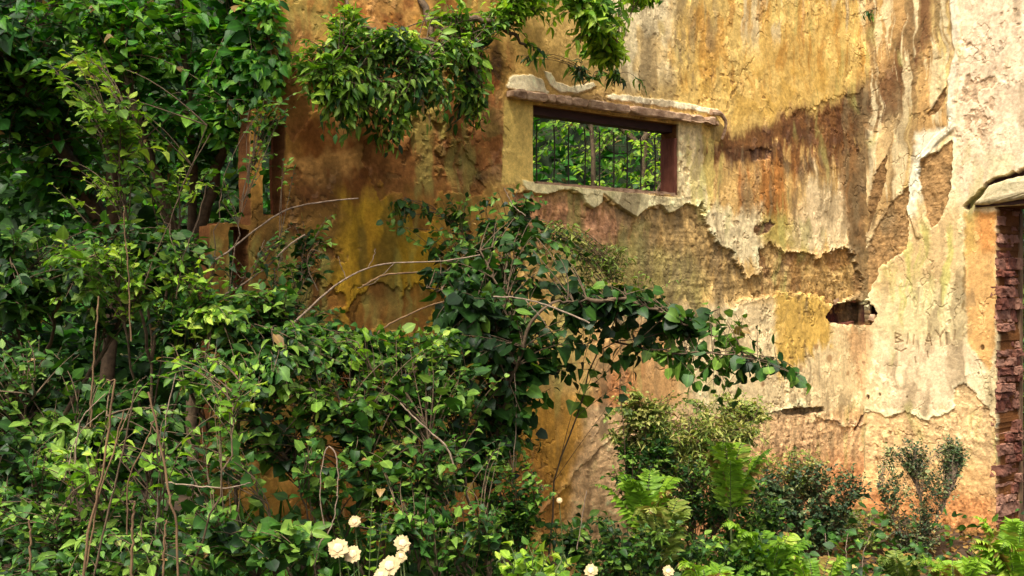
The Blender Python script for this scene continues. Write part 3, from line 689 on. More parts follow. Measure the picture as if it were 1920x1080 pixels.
# broken bricks hanging in the hole of the corner
for (u, v, ax, sz, m) in ((1570, 566, .3, (.11, .05, .035), 'ledge'), (1602, 560, -.2, (.09, .05, .04), 'brick'), (1630, 572, .7, (.08, .05, .03), 'chunk'), (1596, 608, .1, (.13, .06, .03), 'brick'), (1640, 598, 1.2, (.05, .05, .05), 'ledge')):
    a = Acc(); c, s_ = math.cos(ax), math.sin(ax)
    e1 = dA3*(-c)+UP*s_; e2 = unit(np.cross(UP, e1)); e3 = np.cross(e1, e2)
    o = (wA(u, v, -.02) if u < 1618 else wB(u, v, -.02))-e1*sz[0]/2-e3*sz[2]/2
    obox(a, o, e1, e2, e3, sz, .010, (6, 4, 4)); a.build('broken_brick', M[m], house, smooth=True)
# pale dry root in the corner
a = Acc(); tube(a, smooth_path([pA(.02, wA(1606, 800)[2], .02), pA(.03, wA(1606, 840)[2], .022), pA(.02, wA(1605, 905)[2], .02)], 12, .002), .005, .003, 5); a.build('mortar_dribble', M['petal'], house)

# ------------------------------------------------------------------ ground and added bank
def ground_z(x, y):
    return .55*sstep(1.0, -1.6, x)*sstep(9, 4, y)+.25*(fbm(np.asarray(x)*.5+9, np.asarray(y)*.5+3, 3, 2)-.5)*sstep(0, 2, np.abs(np.asarray(y)-0))*.5
def sheet(name, f, x0, x1, y0, y1, n, mat, kind='structure'):
    X, Y = np.meshgrid(np.linspace(x0, x1, n), np.linspace(y0, y1, n), indexing='ij'); Z = f(X, Y)
    id_ = np.arange(n*n).reshape(n, n); a = Acc()
    a.add(np.stack([X, Y, Z], -1).reshape(-1, 3), np.stack([id_[:-1, :-1], id_[1:, :-1], id_[1:, 1:], id_[:-1, 1:]], -1).reshape(-1, 4))
    return tag(a.build(name, mat), kind=kind)
def gz_all(X, Y):
    r = np.hypot(X, Y-2)
    return ground_z(X, Y)*sstep(14, 9, r)
sheet('ground', gz_all, -60, 60, -60, 60, 480, M['soil'])
def bankz(X, Y):
    e = np.maximum(0, Y-(11+.25*np.abs(X)))+np.maximum(0, -X-6.5)*1.2
    return -.15+e*.9*sstep(30, 12, e)*1.2+(fbm(X*.8, Y*.8, 4, 5)-.5)*1.0*sstep(0, 2, e)
sheet('backdrop_slope', bankz, -22, 22, 3, 34, 140, M['bank'])  # slope added behind to keep the sky from shining through the gaps

# ------------------------------------------------------------------ plants
def shrub(name, label, cat, base, limbs, blobs, ntw, leaf, lsize, mat, nleaf=10, tl=.30, group=None, r0=.014, bark='twig',
          up=.8, droop=.15, tone=(.5, .25), order=None, stem_vis=True, spread=.9):
    """limbs: list of control paths (world). blobs: (centre, (rx,ry,rz), weight). Twigs grow from the limbs to points in the blobs; leaves sit along them."""
    ntw = int(ntw*1.75) if name in ('shrub', 'tree') and mat != 'dark' else int(ntw*1.35); lsize = lsize*.78
    base = np.array([base[0], base[1], base[2]], float)
    root = empty(name, base, label, cat, group)
    st, fo = Acc(), Acc()
    LP = []
    for l in limbs:
        p = smooth_path(l, 18, .006); LP.append(p); tube(st, p, r0, r0*.35, 6, rough=.2)
    LPa = np.concatenate(LP)
    wts = np.array([b[2] for b in blobs], float); wts /= wts.sum()
    for k in range(ntw):
        b = blobs[RNG.choice(len(blobs), p=wts)]
        r = unit(RNG.normal(size=3))*RNG.uniform(.25, 1)**.6
        E = np.asarray(b[0])+r*np.asarray(b[1])
        if name in ('shrub', 'tree') and mat != 'dark' and fbm(E[0]*3.4+2, E[2]*4.2+E[1]*.6, 3, 201) < .43+.05*vn(E[0]*9, E[2]*9, 3): continue
        if name == 'wall_shrub' and ntw > 100 and fbm(E[0]*6+2, E[2]*6, 3, 231) < .42: continue
        cand = LPa[RNG.integers(0, len(LPa), 14)]
        O = cand[np.argmin(np.linalg.norm(cand-(E-np.array([0, 0, .15])), axis=1))]
        Ld = np.linalg.norm(E-O)
        if Ld > .9:      # long shoots start from an unseen fork closer in
            O = E+(O-E)/Ld*.9; Ld = .9
        midp = (O+E)/2+np.array([0, 0, .18*Ld])+RNG.normal(0, .05*Ld+.01, 3)
        tt = np.linspace(0, 1, 9)[:, None]
        c = (1-tt)**2*O+2*tt*(1-tt)*midp+tt*tt*E
        tube(st, c, .0032 if r0 > .006 else .0018, .001, 4)
        L_ = min(tl, Ld)*RNG.uniform(.75, 1.1); nl = max(3, int(nleaf*RNG.uniform(.7, 1.2)))
        t = 1-np.linspace(0, min(1, L_/max(Ld, .05)), nl)
        tq = t[:, None]; pos = (1-tq)**2*O+2*tq*(1-tq)*midp+tq*tq*E
        tan = unit(2*(1-tq)*(midp-O)+2*tq*(E-midp))
        upv = np.tile(np.array([0, 0, 1.]), (nl, 1))
        sid = unit(np.cross(tan, upv)+1e-4)*np.where(np.arange(nl) % 2, 1, -1)[:, None]
        d = tan*.55+sid*spread+RNG.normal(0, .25, (nl, 3)); d[:, 2] -= droop; d[0] = tan[0]+[0, 0, -droop]
        nrm = upv*up+RNG.normal(0, .38, (nl, 3))+np.array([0, -.18, 0])
        sz = lsize*RNG.uniform(.72, 1.3)*RNG.uniform(.6, 1.2, nl)*np.where(np.arange(nl) < 2, .75, 1)
        tw = RNG.normal(tone[0]+.05, tone[1]*1.15)
        lk = 'spear' if (leaf in ('ovate', 'broad', 'round') and RNG.random() < .16) else ('ovate' if leaf == 'broad' and RNG.random() < .3 else leaf)
        leaves(fo, lk, pos, d, nrm, sz, np.clip(tw+RNG.normal(0, tone[1]*.6, nl)+(np.arange(nl) < 2)*.12, 0, .93)+.07*(RNG.random(nl) < .03))
    st.build('stems', M[bark], root); fo.build('foliage', M[mat], root)
    return root
def blob(u, v, d, ru, rv, rd, w=1): return (P(u, v, d), (ru/F*d, rd, rv/F*d), w)
def gp(x, y): return np.array([x, y, float(gz_all(np.float64(x), np.float64(y)))-.03])

# tall growth closing the left side
b = gp(-2.6, 6.4)
shrub('tree', 'tall dark tree at the far upper left, its crown extended overhead out of view to shade the thicket', 'tree', b,
      [[b, b+[.1, 0, 1.5], P(120, 250, 6.0), P(60, -60, 5.8)], [b+[.1, 0, 1.5], P(220, 200, 5.8), P(300, -80, 5.6)], [b+[.1, 0, 1.6], P(20, 120, 5.6), P(-160, -60, 5.4)], [b+[0, 0, 2.6], np.array([-2.7, 5.0, 5.2]), np.array([-2.6, 3.2, 6.2]), np.array([-1.9, 1.6, 6.7])], [b+[0, 0, 2.6], np.array([-3.2, 4.0, 5.6]), np.array([-3.3, 1.8, 6.4])]],
      [blob(90, 40, 5.6, 210, 150, .7, 3), blob(20, 260, 5.8, 170, 160, .5, 2), blob(-180, 100, 5.4, 200, 300, .7, 1.2), blob(150, -230, 5.4, 400, 160, .8, .6), (np.array([-2.3, 1.9, 6.4]), np.array([1.7, 1.2, .5]), 3.0)], 500, 'ovate', .13, M and 'sat', 11, .45, r0=.05, tone=(.45, .28))  # last blob: unseen overhead crown, added to shade the left thicket
b = gp(-1.75, 5.6)
shrub('tree', 'tall bushy tree of saturated green directly left of the ochre wall top', 'tree', b,
      [[b, b+[0, 0, 1.4], P(360, 250, 5.2), P(330, -40, 5.1)], [b+[0, 0, 1.4], P(440, 180, 5.1), P(470, -60, 5.0)], [b+[0, 0, 1.3], P(260, 230, 5.0), P(200, 20, 4.9)]],
      [blob(300, 60, 5.0, 170, 100, .5, 2.4), blob(450, 60, 4.9, 85, 120, .3, 2.2), blob(440, 200, 4.8, 70, 80, .2, 1.6), blob(505, 110, 4.55, 36, 120, .05, .7), blob(330, 250, 5.2, 120, 70, .3, .8), blob(420, -160, 4.9, 220, 80, .5, .6)], 330, 'ovate', .10, 'sat', 11, .40, r0=.035, tone=(.58, .25))
b = gp(-1.55, 4.4)
shrub('shrub', 'slender shrub with small lime green leaves in front of the two tall trees', 'shrub', b,
      [[b, b+[0, 0, .9], P(270, 500, 4.2), P(330, 380, 4.2), P(388, 235, 4.2)], [b+[0, 0, .8], P(235, 420, 4.1), P(240, 190, 4.0)], [b+[0, 0, .8], P(340, 420, 4.2), P(385, 330, 4.2)]],
      [blob(230, 215, 4.0, 110, 45, .25, 2.2), blob(140, 130, 4.2, 70, 60, .2, .7), blob(350, 290, 4.1, 80, 50, .2, .9), blob(300, 340, 4.1, 120, 45, .2, 1.0), blob(420, 340, 4.0, 60, 45, .2, .9), blob(150, 330, 4.3, 70, 50, .2, .5)], 78, 'ovate', .068, 'lime', 9, .26, tone=(.42, .28), r0=.007, bark='twig')
b = gp(-1.35, 3.8)
shrub('shrub', 'thin shrub with lime tips just left of the lower broken wall step', 'shrub', b,
      [[b, b+[0, 0, .5], P(330, 500, 3.6), P(300, 400, 3.6)], [b+[0, 0, .4], P(220, 540, 3.5), P(130, 470, 3.5)], [b+[0, 0, .4], P(400, 560, 3.6)]],
      [blob(350, 400, 3.7, 90, 40, .15, 1.0), blob(250, 380, 3.6, 60, 30, .12, .6), blob(180, 480, 3.5, 120, 40, .15, 1.0), blob(300, 520, 3.5, 110, 40, .15, 1.0), blob(400, 600, 3.45, 90, 30, .12, .8), blob(170, 610, 3.4, 100, 26, .12, .5)], 105, 'ovate', .060, 'lime', 7, .2, tone=(.34, .34), r0=.005)
b = gp(-1.9, 4.1)
shrub('shrub', 'broad mid green shrub at half height on the left, above the dry canes', 'shrub', b,
      [[b, b+[0, 0, .7], P(150, 480, 3.7)], [b+[0, 0, .4], P(300, 470, 3.8)], [b+[0, 0, .4], P(20, 480, 3.7)]],
      [blob(70, 450, 3.8, 130, 55, .25, 1.8), blob(220, 430, 3.8, 110, 50, .25, 1.6), blob(330, 480, 3.7, 80, 60, .22, 1.3), blob(90, 560, 3.6, 140, 60, .25, 1.4), blob(-120, 520, 3.6, 120, 120, .3, .8)], 210, 'ovate', .070, 'mid', 10, .28, tone=(.48, .32), r0=.012)
b = gp(-1.05, 3.9)
shrub('shrub', 'leafy shrub with fresh green leaves below the broken left end of the wall', 'shrub', b,
      [[b, b+[0, 0, .7], P(400, 600, 3.6)], [b+[0, 0, .4], P(540, 600, 3.7)], [b+[0, 0, .4], P(300, 620, 3.6)]],
      [blob(400, 590, 3.6, 130, 70, .22, 2), blob(500, 560, 3.7, 80, 30, .15, .8), blob(300, 660, 3.5, 120, 60, .2, 1.2), blob(560, 660, 3.6, 100, 50, .2, 1.2), blob(450, 720, 3.4, 120, 60, .2, 1.2)], 210, 'ovate', .066, 'mid', 10, .26, tone=(.52, .32), r0=.009)
b = gp(-1.6, 3.3)
shrub('shrub', 'dark shaded shrub filling the lower left corner behind the dry canes', 'shrub', b,
      [[b, b+[0, 0, .5], P(60, 720, 3.2)], [b+[0, 0, .3], P(200, 780, 3.2)]],
      [blob(40, 690, 3.3, 120, 70, .2, 1), blob(180, 760, 3.4, 130, 70, .2, 1), blob(60, 840, 3.1, 150, 80, .2, 1.2), blob(300, 820, 3.3, 110, 70, .2, .9), blob(-100, 800, 3.1, 120, 180, .3, .8)], 150, 'ovate', .064, 'dark', 10, .26, tone=(.5, .3), r0=.009)
b = gp(-1.15, 2.7)
shrub('shrub', 'low bush of pale fresh leaves at the feet of the dry canes', 'shrub', b,
      [[b, P(150, 960, 2.6)], [b, P(60, 900, 2.7)], [b, P(280, 940, 2.7)]],
      [blob(110, 850, 2.7, 70, 30, .12, .5), blob(60, 960, 2.6, 110, 60, .16, 1), blob(210, 930, 2.7, 120, 40, .14, .7), blob(250, 1030, 2.5, 150, 50, .16, 1), blob(60, 1080, 2.4, 130, 50, .16, .8)], 115, 'ovate', .050, 'mid', 8, .2, tone=(.50, .32), r0=.006)
b = gp(-.55, 3.2)
shrub('shrub', 'bush with large soft leaves at the bottom, just left of the tan flowers', 'shrub', b,
      [[b, P(480, 900, 3.0)], [b, P(560, 880, 3.0)], [b, P(400, 960, 2.9)]],
      [blob(540, 895, 2.95, 50, 26, .08, .8), blob(580, 850, 3.0, 26, 22, .06, .35), blob(420, 980, 2.9, 110, 60, .14, 1.1), blob(540, 1010, 2.8, 60, 50, .1, .9), blob(380, 860, 3.1, 90, 60, .14, .8)], 80, 'round', .058, 'mid', 6, .18, tone=(.50, .32), r0=.006, up=.5)
b = gp(-.35, 3.7)
shrub('shrub', 'dark green shrub in the middle of the lower thicket, above the cream flowers', 'shrub', b,
      [[b, P(640, 780, 3.6)], [b, P(500, 800, 3.5)], [b, P(800, 800, 3.7)]],
      [blob(620, 760, 3.6, 120, 60, .2, 1.3), blob(480, 800, 3.5, 100, 70, .2, 1), blob(780, 700, 3.8, 100, 60, .15, 1.1), blob(800, 860, 3.6, 90, 60, .15, 1), blob(640, 880, 3.5, 110, 50, .15, .9)], 160, 'broad', .066, 'dark', 8, .24, tone=(.62, .28), r0=.008)
b = gp(-.05, 4.2)
shrub('shrub', 'mid green bush of rounded leaves in front of the mustard stained wall', 'shrub', b,
      [[b, P(700, 660, 4.0)], [b, P(600, 640, 4.0)], [b, P(820, 660, 4.1)]],
      [blob(590, 625, 4.0, 80, 26, .12, .9), blob(700, 640, 3.9, 90, 28, .12, 1.1), blob(810, 640, 4.0, 70, 40, .12, .9), blob(760, 740, 3.9, 120, 50, .15, 1.2), blob(560, 720, 3.9, 60, 30, .12, .5), blob(880, 720, 4.1, 70, 60, .15, .9)], 150, 'round', .060, 'mid', 8, .22, tone=(.45, .32), r0=.008)
b = gp(.0, 3.4)
shrub('shrub', 'tangled dark bush low in the middle between the cream flowers and the mustard stain', 'shrub', b,
      [[b, P(820, 900, 3.6)], [b, P(740, 940, 3.4)], [b, P(900, 960, 3.6)]],
      [blob(800, 900, 3.6, 100, 50, .14, 1.2), blob(880, 840, 3.8, 70, 50, .12, .9), blob(740, 970, 3.4, 90, 40, .12, .9), blob(880, 980, 3.5, 90, 40, .12, .9), blob(700, 840, 3.7, 60, 40, .1, .7)], 95, 'ovate', .062, 'mid', 8, .2, tone=(.38, .32), r0=.006)
b = gp(-1.35, 4.3)
shrub('shrub', 'twiggy shrub with small leaves reaching over the broken wall steps', 'shrub', b,
      [[b, P(430, 560, 4.1), P(450, 400, 4.2), P(490, 250, 4.3)], [b, P(400, 500, 4.1), P(420, 330, 4.1)], [P(430, 560, 4.1), P(500, 480, 4.2), P(540, 420, 4.3)]],
      [blob(470, 250, 4.3, 50, 60, .06, 1), blob(440, 350, 4.2, 50, 50, .06, .9), blob(530, 330, 4.3, 40, 50, .05, .4), blob(420, 470, 4.1, 50, 40, .06, .8), blob(510, 200, 4.3, 50, 40, .05, .8), blob(500, 450, 4.2, 50, 40, .05, .5)], 62, 'ovate', .052, 'mid', 7, .16, tone=(.55, .32), r0=.004)
b = np.array([-.72, 4.35, .1])
shrub('shrub', 'dark leggy shrub against the stained wall between the broken end and the mustard patch', 'shrub', b,
      [[b, P(560, 620, 4.4), P(580, 470, 4.5)], [b, P(520, 600, 4.3), P(530, 480, 4.4)]],
      [blob(570, 480, 4.5, 55, 70, .08, 1.4), blob(520, 540, 4.3, 50, 50, .08, 1), blob(620, 430, 4.6, 30, 40, .05, .4), blob(590, 590, 4.3, 60, 26, .08, .7)], 62, 'ovate', .062, 'dark', 7, .18, tone=(.35, .25), r0=.005)
# dark climbing mass in the centre and its shoot to the right
b = gp(-.12, 4.5)
shrub('climbing_shrub', 'dark large leaved climber under the barred window, the darkest mass in the centre', 'shrub', b,
      [[b, b+[0, 0, .6], P(960, 640, 4.4), P(900, 470, 4.5)], [b+[0, 0, .6], P(1000, 600, 4.3), P(1100, 560, 4.4)], [P(960, 640, 4.4), P(870, 560, 4.3), P(800, 540, 4.4)], [P(1100, 560, 4.4), P(1200, 570, 4.5), P(1290, 610, 4.5)]],
      [blob(950, 490, 4.6, 120, 60, .16, 1.5), blob(880, 560, 4.3, 90, 50, .15, 1.5), blob(1010, 620, 4.5, 120, 80, .18, 2.2), blob(980, 710, 4.5, 100, 55, .15, 1.5), blob(1100, 560, 4.6, 80, 45, .12, 1), blob(1100, 660, 4.6, 60, 60, .1, .6), blob(860, 640, 4.2, 80, 40, .12, 1.1), blob(900, 790, 4.3, 100, 60, .15, 1.3), blob(980, 790, 4.6, 50, 60, .1, .6), blob(840, 500, 4.5, 50, 26, .08, .5), blob(1180, 560, 4.7, 70, 34, .08, .9), blob(1260, 600, 4.6, 60, 30, .08, .8), blob(960, 420, 5.0, 60, 30, .06, .5)], 270, 'broad', .088, 'dark', 8, .26, tone=(.36, .24), r0=.010, droop=.5, up=.45)
b = gp(.42, 5.0)
shrub('climbing_shrub', 'thin shoot with separate pointed leaves reaching right across the cream plaster', 'shrub', b,
      [[gp(.18, 4.85), P(1040, 900, 4.8), P(1085, 780, 4.75), P(1120, 660, 4.7), P(1240, 620, 4.6), P(1350, 578, 4.6)], [P(1150, 640, 4.7), P(1260, 660, 4.55), P(1400, 668, 4.5), P(1500, 700, 4.45)], [P(1150, 640, 4.7), P(1190, 590, 4.7), P(1120, 520, 4.8)]],
      [blob(1290, 700, 4.55, 50, 40, .08, .7), blob(1270, 650, 4.6, 60, 34, .08, .5), blob(1330, 590, 4.6, 60, 30, .06, .6), blob(1390, 600, 4.6, 70, 14, .05, .3), blob(1180, 690, 4.7, 50, 50, .08, .5), blob(1450, 690, 4.5, 90, 18, .04, .4), blob(1200, 590, 4.7, 70, 30, .08, .6), blob(1360, 720, 4.55, 40, 40, .06, .3), blob(1130, 700, 4.7, 40, 60, .08, .4), blob(1500, 705, 4.45, 40, 14, .03, .4), blob(1400, 660, 4.5, 60, 24, .04, .4)], 56, 'broad', .100, 'dark', 5, .24, tone=(.62, .22), r0=.005, droop=.75, up=.3)
b = np.array([.10, 5.2, .05])
shrub('climbing_shrub', 'loose creeper of small dark leaves on the wall to the left of the window sill', 'shrub', b,
      [[b, P(850, 640, 5.0), P(860, 440, 5.05), P(760, 370, 4.95)], [P(860, 500, 5.0), P(960, 420, 5.15), P(1000, 370, 5.2)]],
      [blob(770, 400, 4.9, 70, 34, .06, .8), blob(890, 400, 5.0, 80, 50, .08, 1.1), blob(985, 375, 5.15, 40, 26, .05, .5), blob(850, 460, 4.9, 60, 40, .08, .8), blob(1060, 470, 5.0, 70, 30, .1, .6)], 68, 'broad', .070, 'dark', 6, .2, tone=(.5, .3), r0=.005, droop=.6, up=.4)
b = np.array([.62, 5.35, .0])
shrub('shrub', 'feathery yellow green growth on the bare patch right of the central climber', 'shrub', b,
      [[b, P(1160, 640, 5.2), P(1140, 470, 5.3)], [P(1160, 640, 5.2), P(1230, 540, 5.35)]],
      [blob(1110, 480, 5.2, 80, 40, .06, 1), blob(1210, 530, 5.3, 80, 30, .05, .8), blob(1040, 440, 5.1, 50, 30, .06, .5)], 60, 'lance', .055, 'olive', 12, .2, tone=(.4, .22), r0=.003)
# growth rooted high on the wall
b = wA(790, -10, -.02)
shrub('wall_shrub', 'shrub of narrow drooping leaves rooted in the wall left of the window', 'shrub', b,
      [[b, wA(785, 70, .12), wA(740, 130, .3), wA(700, 170, .35)], [wA(787, 40, .1), wA(830, 130, .25), wA(850, 200, .25)], [wA(740, 130, .3), wA(660, 110, .3), wA(600, 170, .3)], [wA(787, 40, .1), wA(860, 60, .25), wA(930, 100, .25)]],
      [(wA(690, 120, .3), (.24, .16, .16), 2.0), (wA(660, 190, .3), (.20, .14, .12), 1.6), (wA(730, 200, .3), (.20, .14, .16), 1.6), (wA(690, 270, .25), (.12, .10, .07), .7), (wA(830, 180, .2), (.12, .1, .22), 1.2), (wA(600, 110, .2), (.14, .1, .2), .8), (wA(600, 230, .22), (.16, .1, .12), .9), (wA(690, 80, .25), (.2, .12, .08), .8), (wA(550, 190, .2), (.12, .1, .14), .7), (wA(880, 70, .25), (.16, .08, .09), .8), (wA(940, 110, .2), (.12, .06, .05), .5), (wA(850, 100, .2), (.12, .1, .1), .7), (wA(760, 95, .25), (.18, .1, .08), .9)],
      270, 'spear', .080, 'mid', 9, .2, tone=(.62, .34), r0=.020, droop=.3, up=.6)
b = wA(640, -40, -.02)
shrub('wall_shrub', 'pale olive shrub mixed into the drooping one, nearer the broken wall edge', 'shrub', b,
      [[b, wA(640, 60, .15), wA(660, 130, .25)], [wA(640, 60, .15), wA(590, 120, .25), wA(570, 190, .25)], [wA(640, 60, .15), wA(780, 100, .25), wA(850, 110, .25)]],
      [(wA(660, 100, .3), (.24, .12, .1), 1.3), (wA(590, 180, .25), (.16, .1, .16), 1.1), (wA(760, 120, .28), (.2, .1, .1), 1), (wA(850, 210, .2), (.08, .08, .16), .6), (wA(540, 120, .15), (.08, .08, .14), .8), (wA(620, 60, .2), (.16, .08, .10), .9), (wA(880, 60, .22), (.14, .08, .10), .9), (wA(800, 40, .2), (.12, .06, .05), .4)],
      240, 'spear', .080, 'lime', 8, .18, tone=(.30, .34), r0=.010, droop=.2, up=.6)
b = wA(930, -90, -.02)
shrub('wall_shrub', 'overhanging shrub with light yellow green leaves above the left end of the window ledge', 'shrub', b,
      [[b, wA(950, -20, .3), wA(1010, 50, .4), wA(1080, 120, .3)], [wA(950, -20, .3), wA(900, 30, .3), wA(890, 60, .3)], [wA(960, -10, .3), wA(1080, 0, .3), wA(1180, 25, .25)]],
      [(wA(920, 20, .3), (.22, .15, .12), 1.2), (wA(1010, 50, .35), (.22, .12, .14), 1.6), (wA(1090, 110, .25), (.14, .1, .10), .9), (wA(960, 110, .25), (.14, .08, .07), .7), (wA(1140, 10, .25), (.16, .1, .06), .5), (wA(1000, -100, .35), (.4, .2, .2), 1.5)],
      290, 'spear', .095, 'sun', 8, .22, tone=(.42, .34), r0=.010, droop=.4, up=.5)
b = wA(1090, 160, .02)
shrub('wall_shrub', 'small dark plant sprouting on the window ledge among the white plaster flakes', 'shrub', b,
      [[b, wA(1080, 135, .08), wA(1050, 130, .1)], [b, wA(1110, 130, .08), wA(1140, 150, .1)]],
      [(wA(1060, 130, .1), (.07, .05, .04), 1), (wA(1120, 145, .1), (.08, .05, .04), 1), (wA(970, 108, .08), (.07, .05, .04), .7), (wA(1195, 172, .06), (.02, .02, .01), .15)], 22, 'lance', .085, 'dark', 6, .1, tone=(.5, .3), r0=.003, droop=.5)
b = wB(1645, 14, .0)
shrub('wall_plant', 'tiny green sprout high on the wall in the corner, far from all other plants', 'plant', b,
      [[b, wB(1638, 22, .04)]], [(wB(1640, 30, .05), (.05, .03, .03), 1)], 5, 'lance', .07, 'mid', 4, .06, tone=(.6, .2), r0=.002)
# small bushes along the foot of the wall
def footbush(label, u, v, d, ru, rv, n, leaf, ls, mat, tone, base_v, bark='twig', nl=11, tl=.14, extra=()):
    c = P(u, v, d); b = np.array([c[0], c[1], 0.0]); b = gp(b[0], b[1])
    top = P(u, v-rv*.5, d)
    return shrub('bush', label, 'bush', b, [[b, (b+top)/2+[.03, 0, 0], top], [b, P(u-ru*.5, v+rv*.6, d), P(u-ru*.8, v, d)], [b, P(u+ru*.5, v+rv*.6, d), P(u+ru*.8, v, d)]],
                 [blob(u, v, d, ru, rv, .12, 1), blob(u, v+rv*.9, d, ru*.8, rv*.5, .12, .6)]+list(extra), n, leaf, ls, mat, nl, tl, tone=tone, r0=.005, bark=bark)
footbush('broad fine leaved olive bush against the wall below the long leafy shoot', 1310, 790, 5.5, 145, 60, 380, 'small', .040, 'olive', (.74, .30), 0, extra=[blob(1190, 775, 5.3, 60, 50, .1, .5), blob(1390, 770, 5.6, 60, 40, .08, .35)])
footbush('dark green bush behind the lime ferns, right of the mustard stain on the wall', 1215, 850, 5.3, 70, 60, 110, 'small', .048, 'mid', (.35, .3), 0)
footbush('deep green tufted bush at the foot of the wall below the broken hole', 1530, 920, 6.0, 105, 66, 260, 'small', .044, 'grey', (.40, .3), 0, extra=[blob(1430, 940, 5.9, 60, 50, .1, .5)])
footbush('upright bush of tiny grey green leaves with bare stems, between the corner and the doorway', 1715, 915, 6.15, 88, 88, 280, 'small', .036, 'grey', (.50, .36), 0, 'pale', extra=[blob(1785, 850, 6.2, 34, 34, .06, .6), blob(1700, 850, 6.2, 46, 30, .06, .4)])
footbush('feathery yellow green tangle rising against the wall behind the ferns', 1290, 820, 5.35, 165, 62, 240, 'lance', .060, 'olive', (.72, .28), 0, nl=12, tl=.2)
footbush('wide low tangle of small leaves under the olive bush, left of the reddish litter', 1290, 900, 5.2, 170, 50, 190, 'small', .042, 'mid', (.45, .34), 0)
footbush('low twiggy bush with few leaves at the foot of the corner', 1620, 980, 6.2, 60, 30, 50, 'small', .036, 'olive', (.4, .3), 0, 'pale')
footbush('small dusty bush between the olive bush and the deep green tufted bush', 1480, 870, 6.1, 80, 36, 120, 'small', .032, 'olive', (.6, .3), 0, 'pale')
footbush('low leafy bush at the right edge of the big thicket, below the mustard stain', 960, 910, 4.3, 80, 60, 100, 'ovate', .055, 'mid', (.5, .34), 0, extra=[blob(900, 820, 4.5, 80, 50, .1, .8)])
footbush('bright weed clump with fresh leaves along the bottom edge in the centre', 1000, 1060, 3.1, 90, 34, 34, 'ovate', .075, 'lime', (.45, .3), 0, 'greenstem', 6, .15)
footbush('dark low clump at the bottom edge right of the centre', 1150, 1000, 4.4, 150, 40, 80, 'ovate', .055, 'dark', (.5, .35), 0, 'greenstem', 8, .16)
footbush('dense green clump at the bottom right of centre below the lime ferns', 1350, 1030, 4.6, 150, 36, 90, 'small', .06, 'mid', (.45, .35), 0, 'greenstem', 8, .16)
footbush('dark leafy clump at the wall foot between the lime fern and tufted bush', 1400, 950, 5.2, 90, 40, 80, 'ovate', .05, 'dark', (.5, .35), 0, 'greenstem', 8, .14)

# ferns
def frond(ac, st, base, tip, lift, wid, tone, n=26, droop=.1):
    base = np.array(base, float); tip = np.array(tip, float)
    mid = (base+tip)/2+np.array([0, 0, lift]); t = np.linspace(0, 1, n)[:, None]
    c = (1-t)**2*base+2*t*(1-t)*mid+t*t*tip
    tan = unit(2*(1-t)*(mid-base)+2*t*(tip-mid))
    tube(st, c, .0025, .0008, 4)
    side = unit(np.cross(tan, [0, 0, 1.])+1e-6)
    prof = np.sin(np.pi*np.clip(.12+.88*t[:, 0], 0, 1))**.7*np.clip(1.25-t[:, 0], .15, 1)
    for s in (-1, 1):
        k = slice(3, n)
        d = side[k]*s+tan[k]*.45+np.array([0, 0, -droop])+RNG.normal(0, .06, (n-3, 3))
        nr = np.cross(side, tan)[k]; nr = nr*np.sign(nr[:, 2:3]+1e-9)+RNG.normal(0, .12, (n-3, 3))
        leaves(ac, 'fernlet', c[k], d, nr, wid*prof[k]*RNG.uniform(.9, 1.1, n-3), np.clip(tone+RNG.normal(0, .12, n-3), 0, 1), .1)
LT['fernlet'] = leaf_template(.16, pet=0, droop=.25, cup=.05)
def fern(label, base, fronds, mat='lime', wid=.09, group=None):
    root = empty('fern', base, label, 'fern', group); ac, st = Acc(), Acc()
    for (tip, lift, tone) in fronds: frond(ac, st, base, tip, lift, wid, tone)
    st.build('stalks', M['greenstem'], root); ac.build('fronds', M[mat], root); return root
def fernset(label, u, v, d, n, ru, rv, tone, wid, mat='lime', up=.55):
    c = P(u, v+40, d); b = gp(c[0], c[1]); b[2] = max(b[2], c[2]-.25)
    fr = []
    for i in range(n):
        a_ = 2*math.pi*i/n+random.uniform(-.3, .3)
        fr.append((P(u+math.cos(a_)*ru*random.uniform(.7, 1.1), v+rv*random.uniform(-1, .9), d+math.sin(a_)*.12), random.uniform(.20, .36), random.gauss(tone+.12, .2)))
    root = empty('fern', gp(c[0], c[1]), label, 'fern'); ac, st = Acc(), Acc()
    bb = np.array(gp(c[0], c[1])); hub = np.array([c[0], c[1], max(bb[2]+.03, c[2]-.20)])
    tube(st, np.array([bb, (bb+hub)/2+[.01, 0, 0], hub]), .006, .005, 6)
    for (tip, lift, t_) in fr: frond(ac, st, hub, tip, lift, wid, t_)
    st.build('stalks', M['greenstem'], root); ac.build('fronds', M[mat], root)
fernset('broad lime fern with flat fronds under the olive bush, highest of the ferns', 1370, 865, 4.9, 9, 90, 26, .62, .10)
fernset('lime fern reaching left towards the mustard stain', 1210, 915, 4.7, 8, 100, 22, .50, .10)
fernset('yellow green fern with one large arching frond above the dark ground gap', 1240, 965, 4.5, 6, 80, 20, .35, .11, 'olive')
fernset('green fern at the bottom between the reddish litter and the weed clump', 1440, 1020, 4.6, 9, 110, 26, .45, .11)
fernset('fern with a bright arching frond at the bottom edge left of the bleached stems', 1530, 1075, 4.5, 7, 70, 30, .62, .11)
fernset('large yellow green fern in the bottom right corner in front of the doorway', 1905, 1010, 4.8, 11, 110, 44, .62, .12)
fernset('yellow green fern at the bottom edge, left of the corner fern', 1790, 1075, 4.7, 8, 80, 22, .7, .10)
fernset('small dull fern at the bottom edge under the grey green bush', 1690, 1060, 4.8, 7, 60, 22, .4, .08, 'olive')
fernset('bright fern at the very bottom, right of the weed clump', 1330, 1085, 4.2, 7, 90, 20, .6, .10)
b = gp(-.45, 3.15)
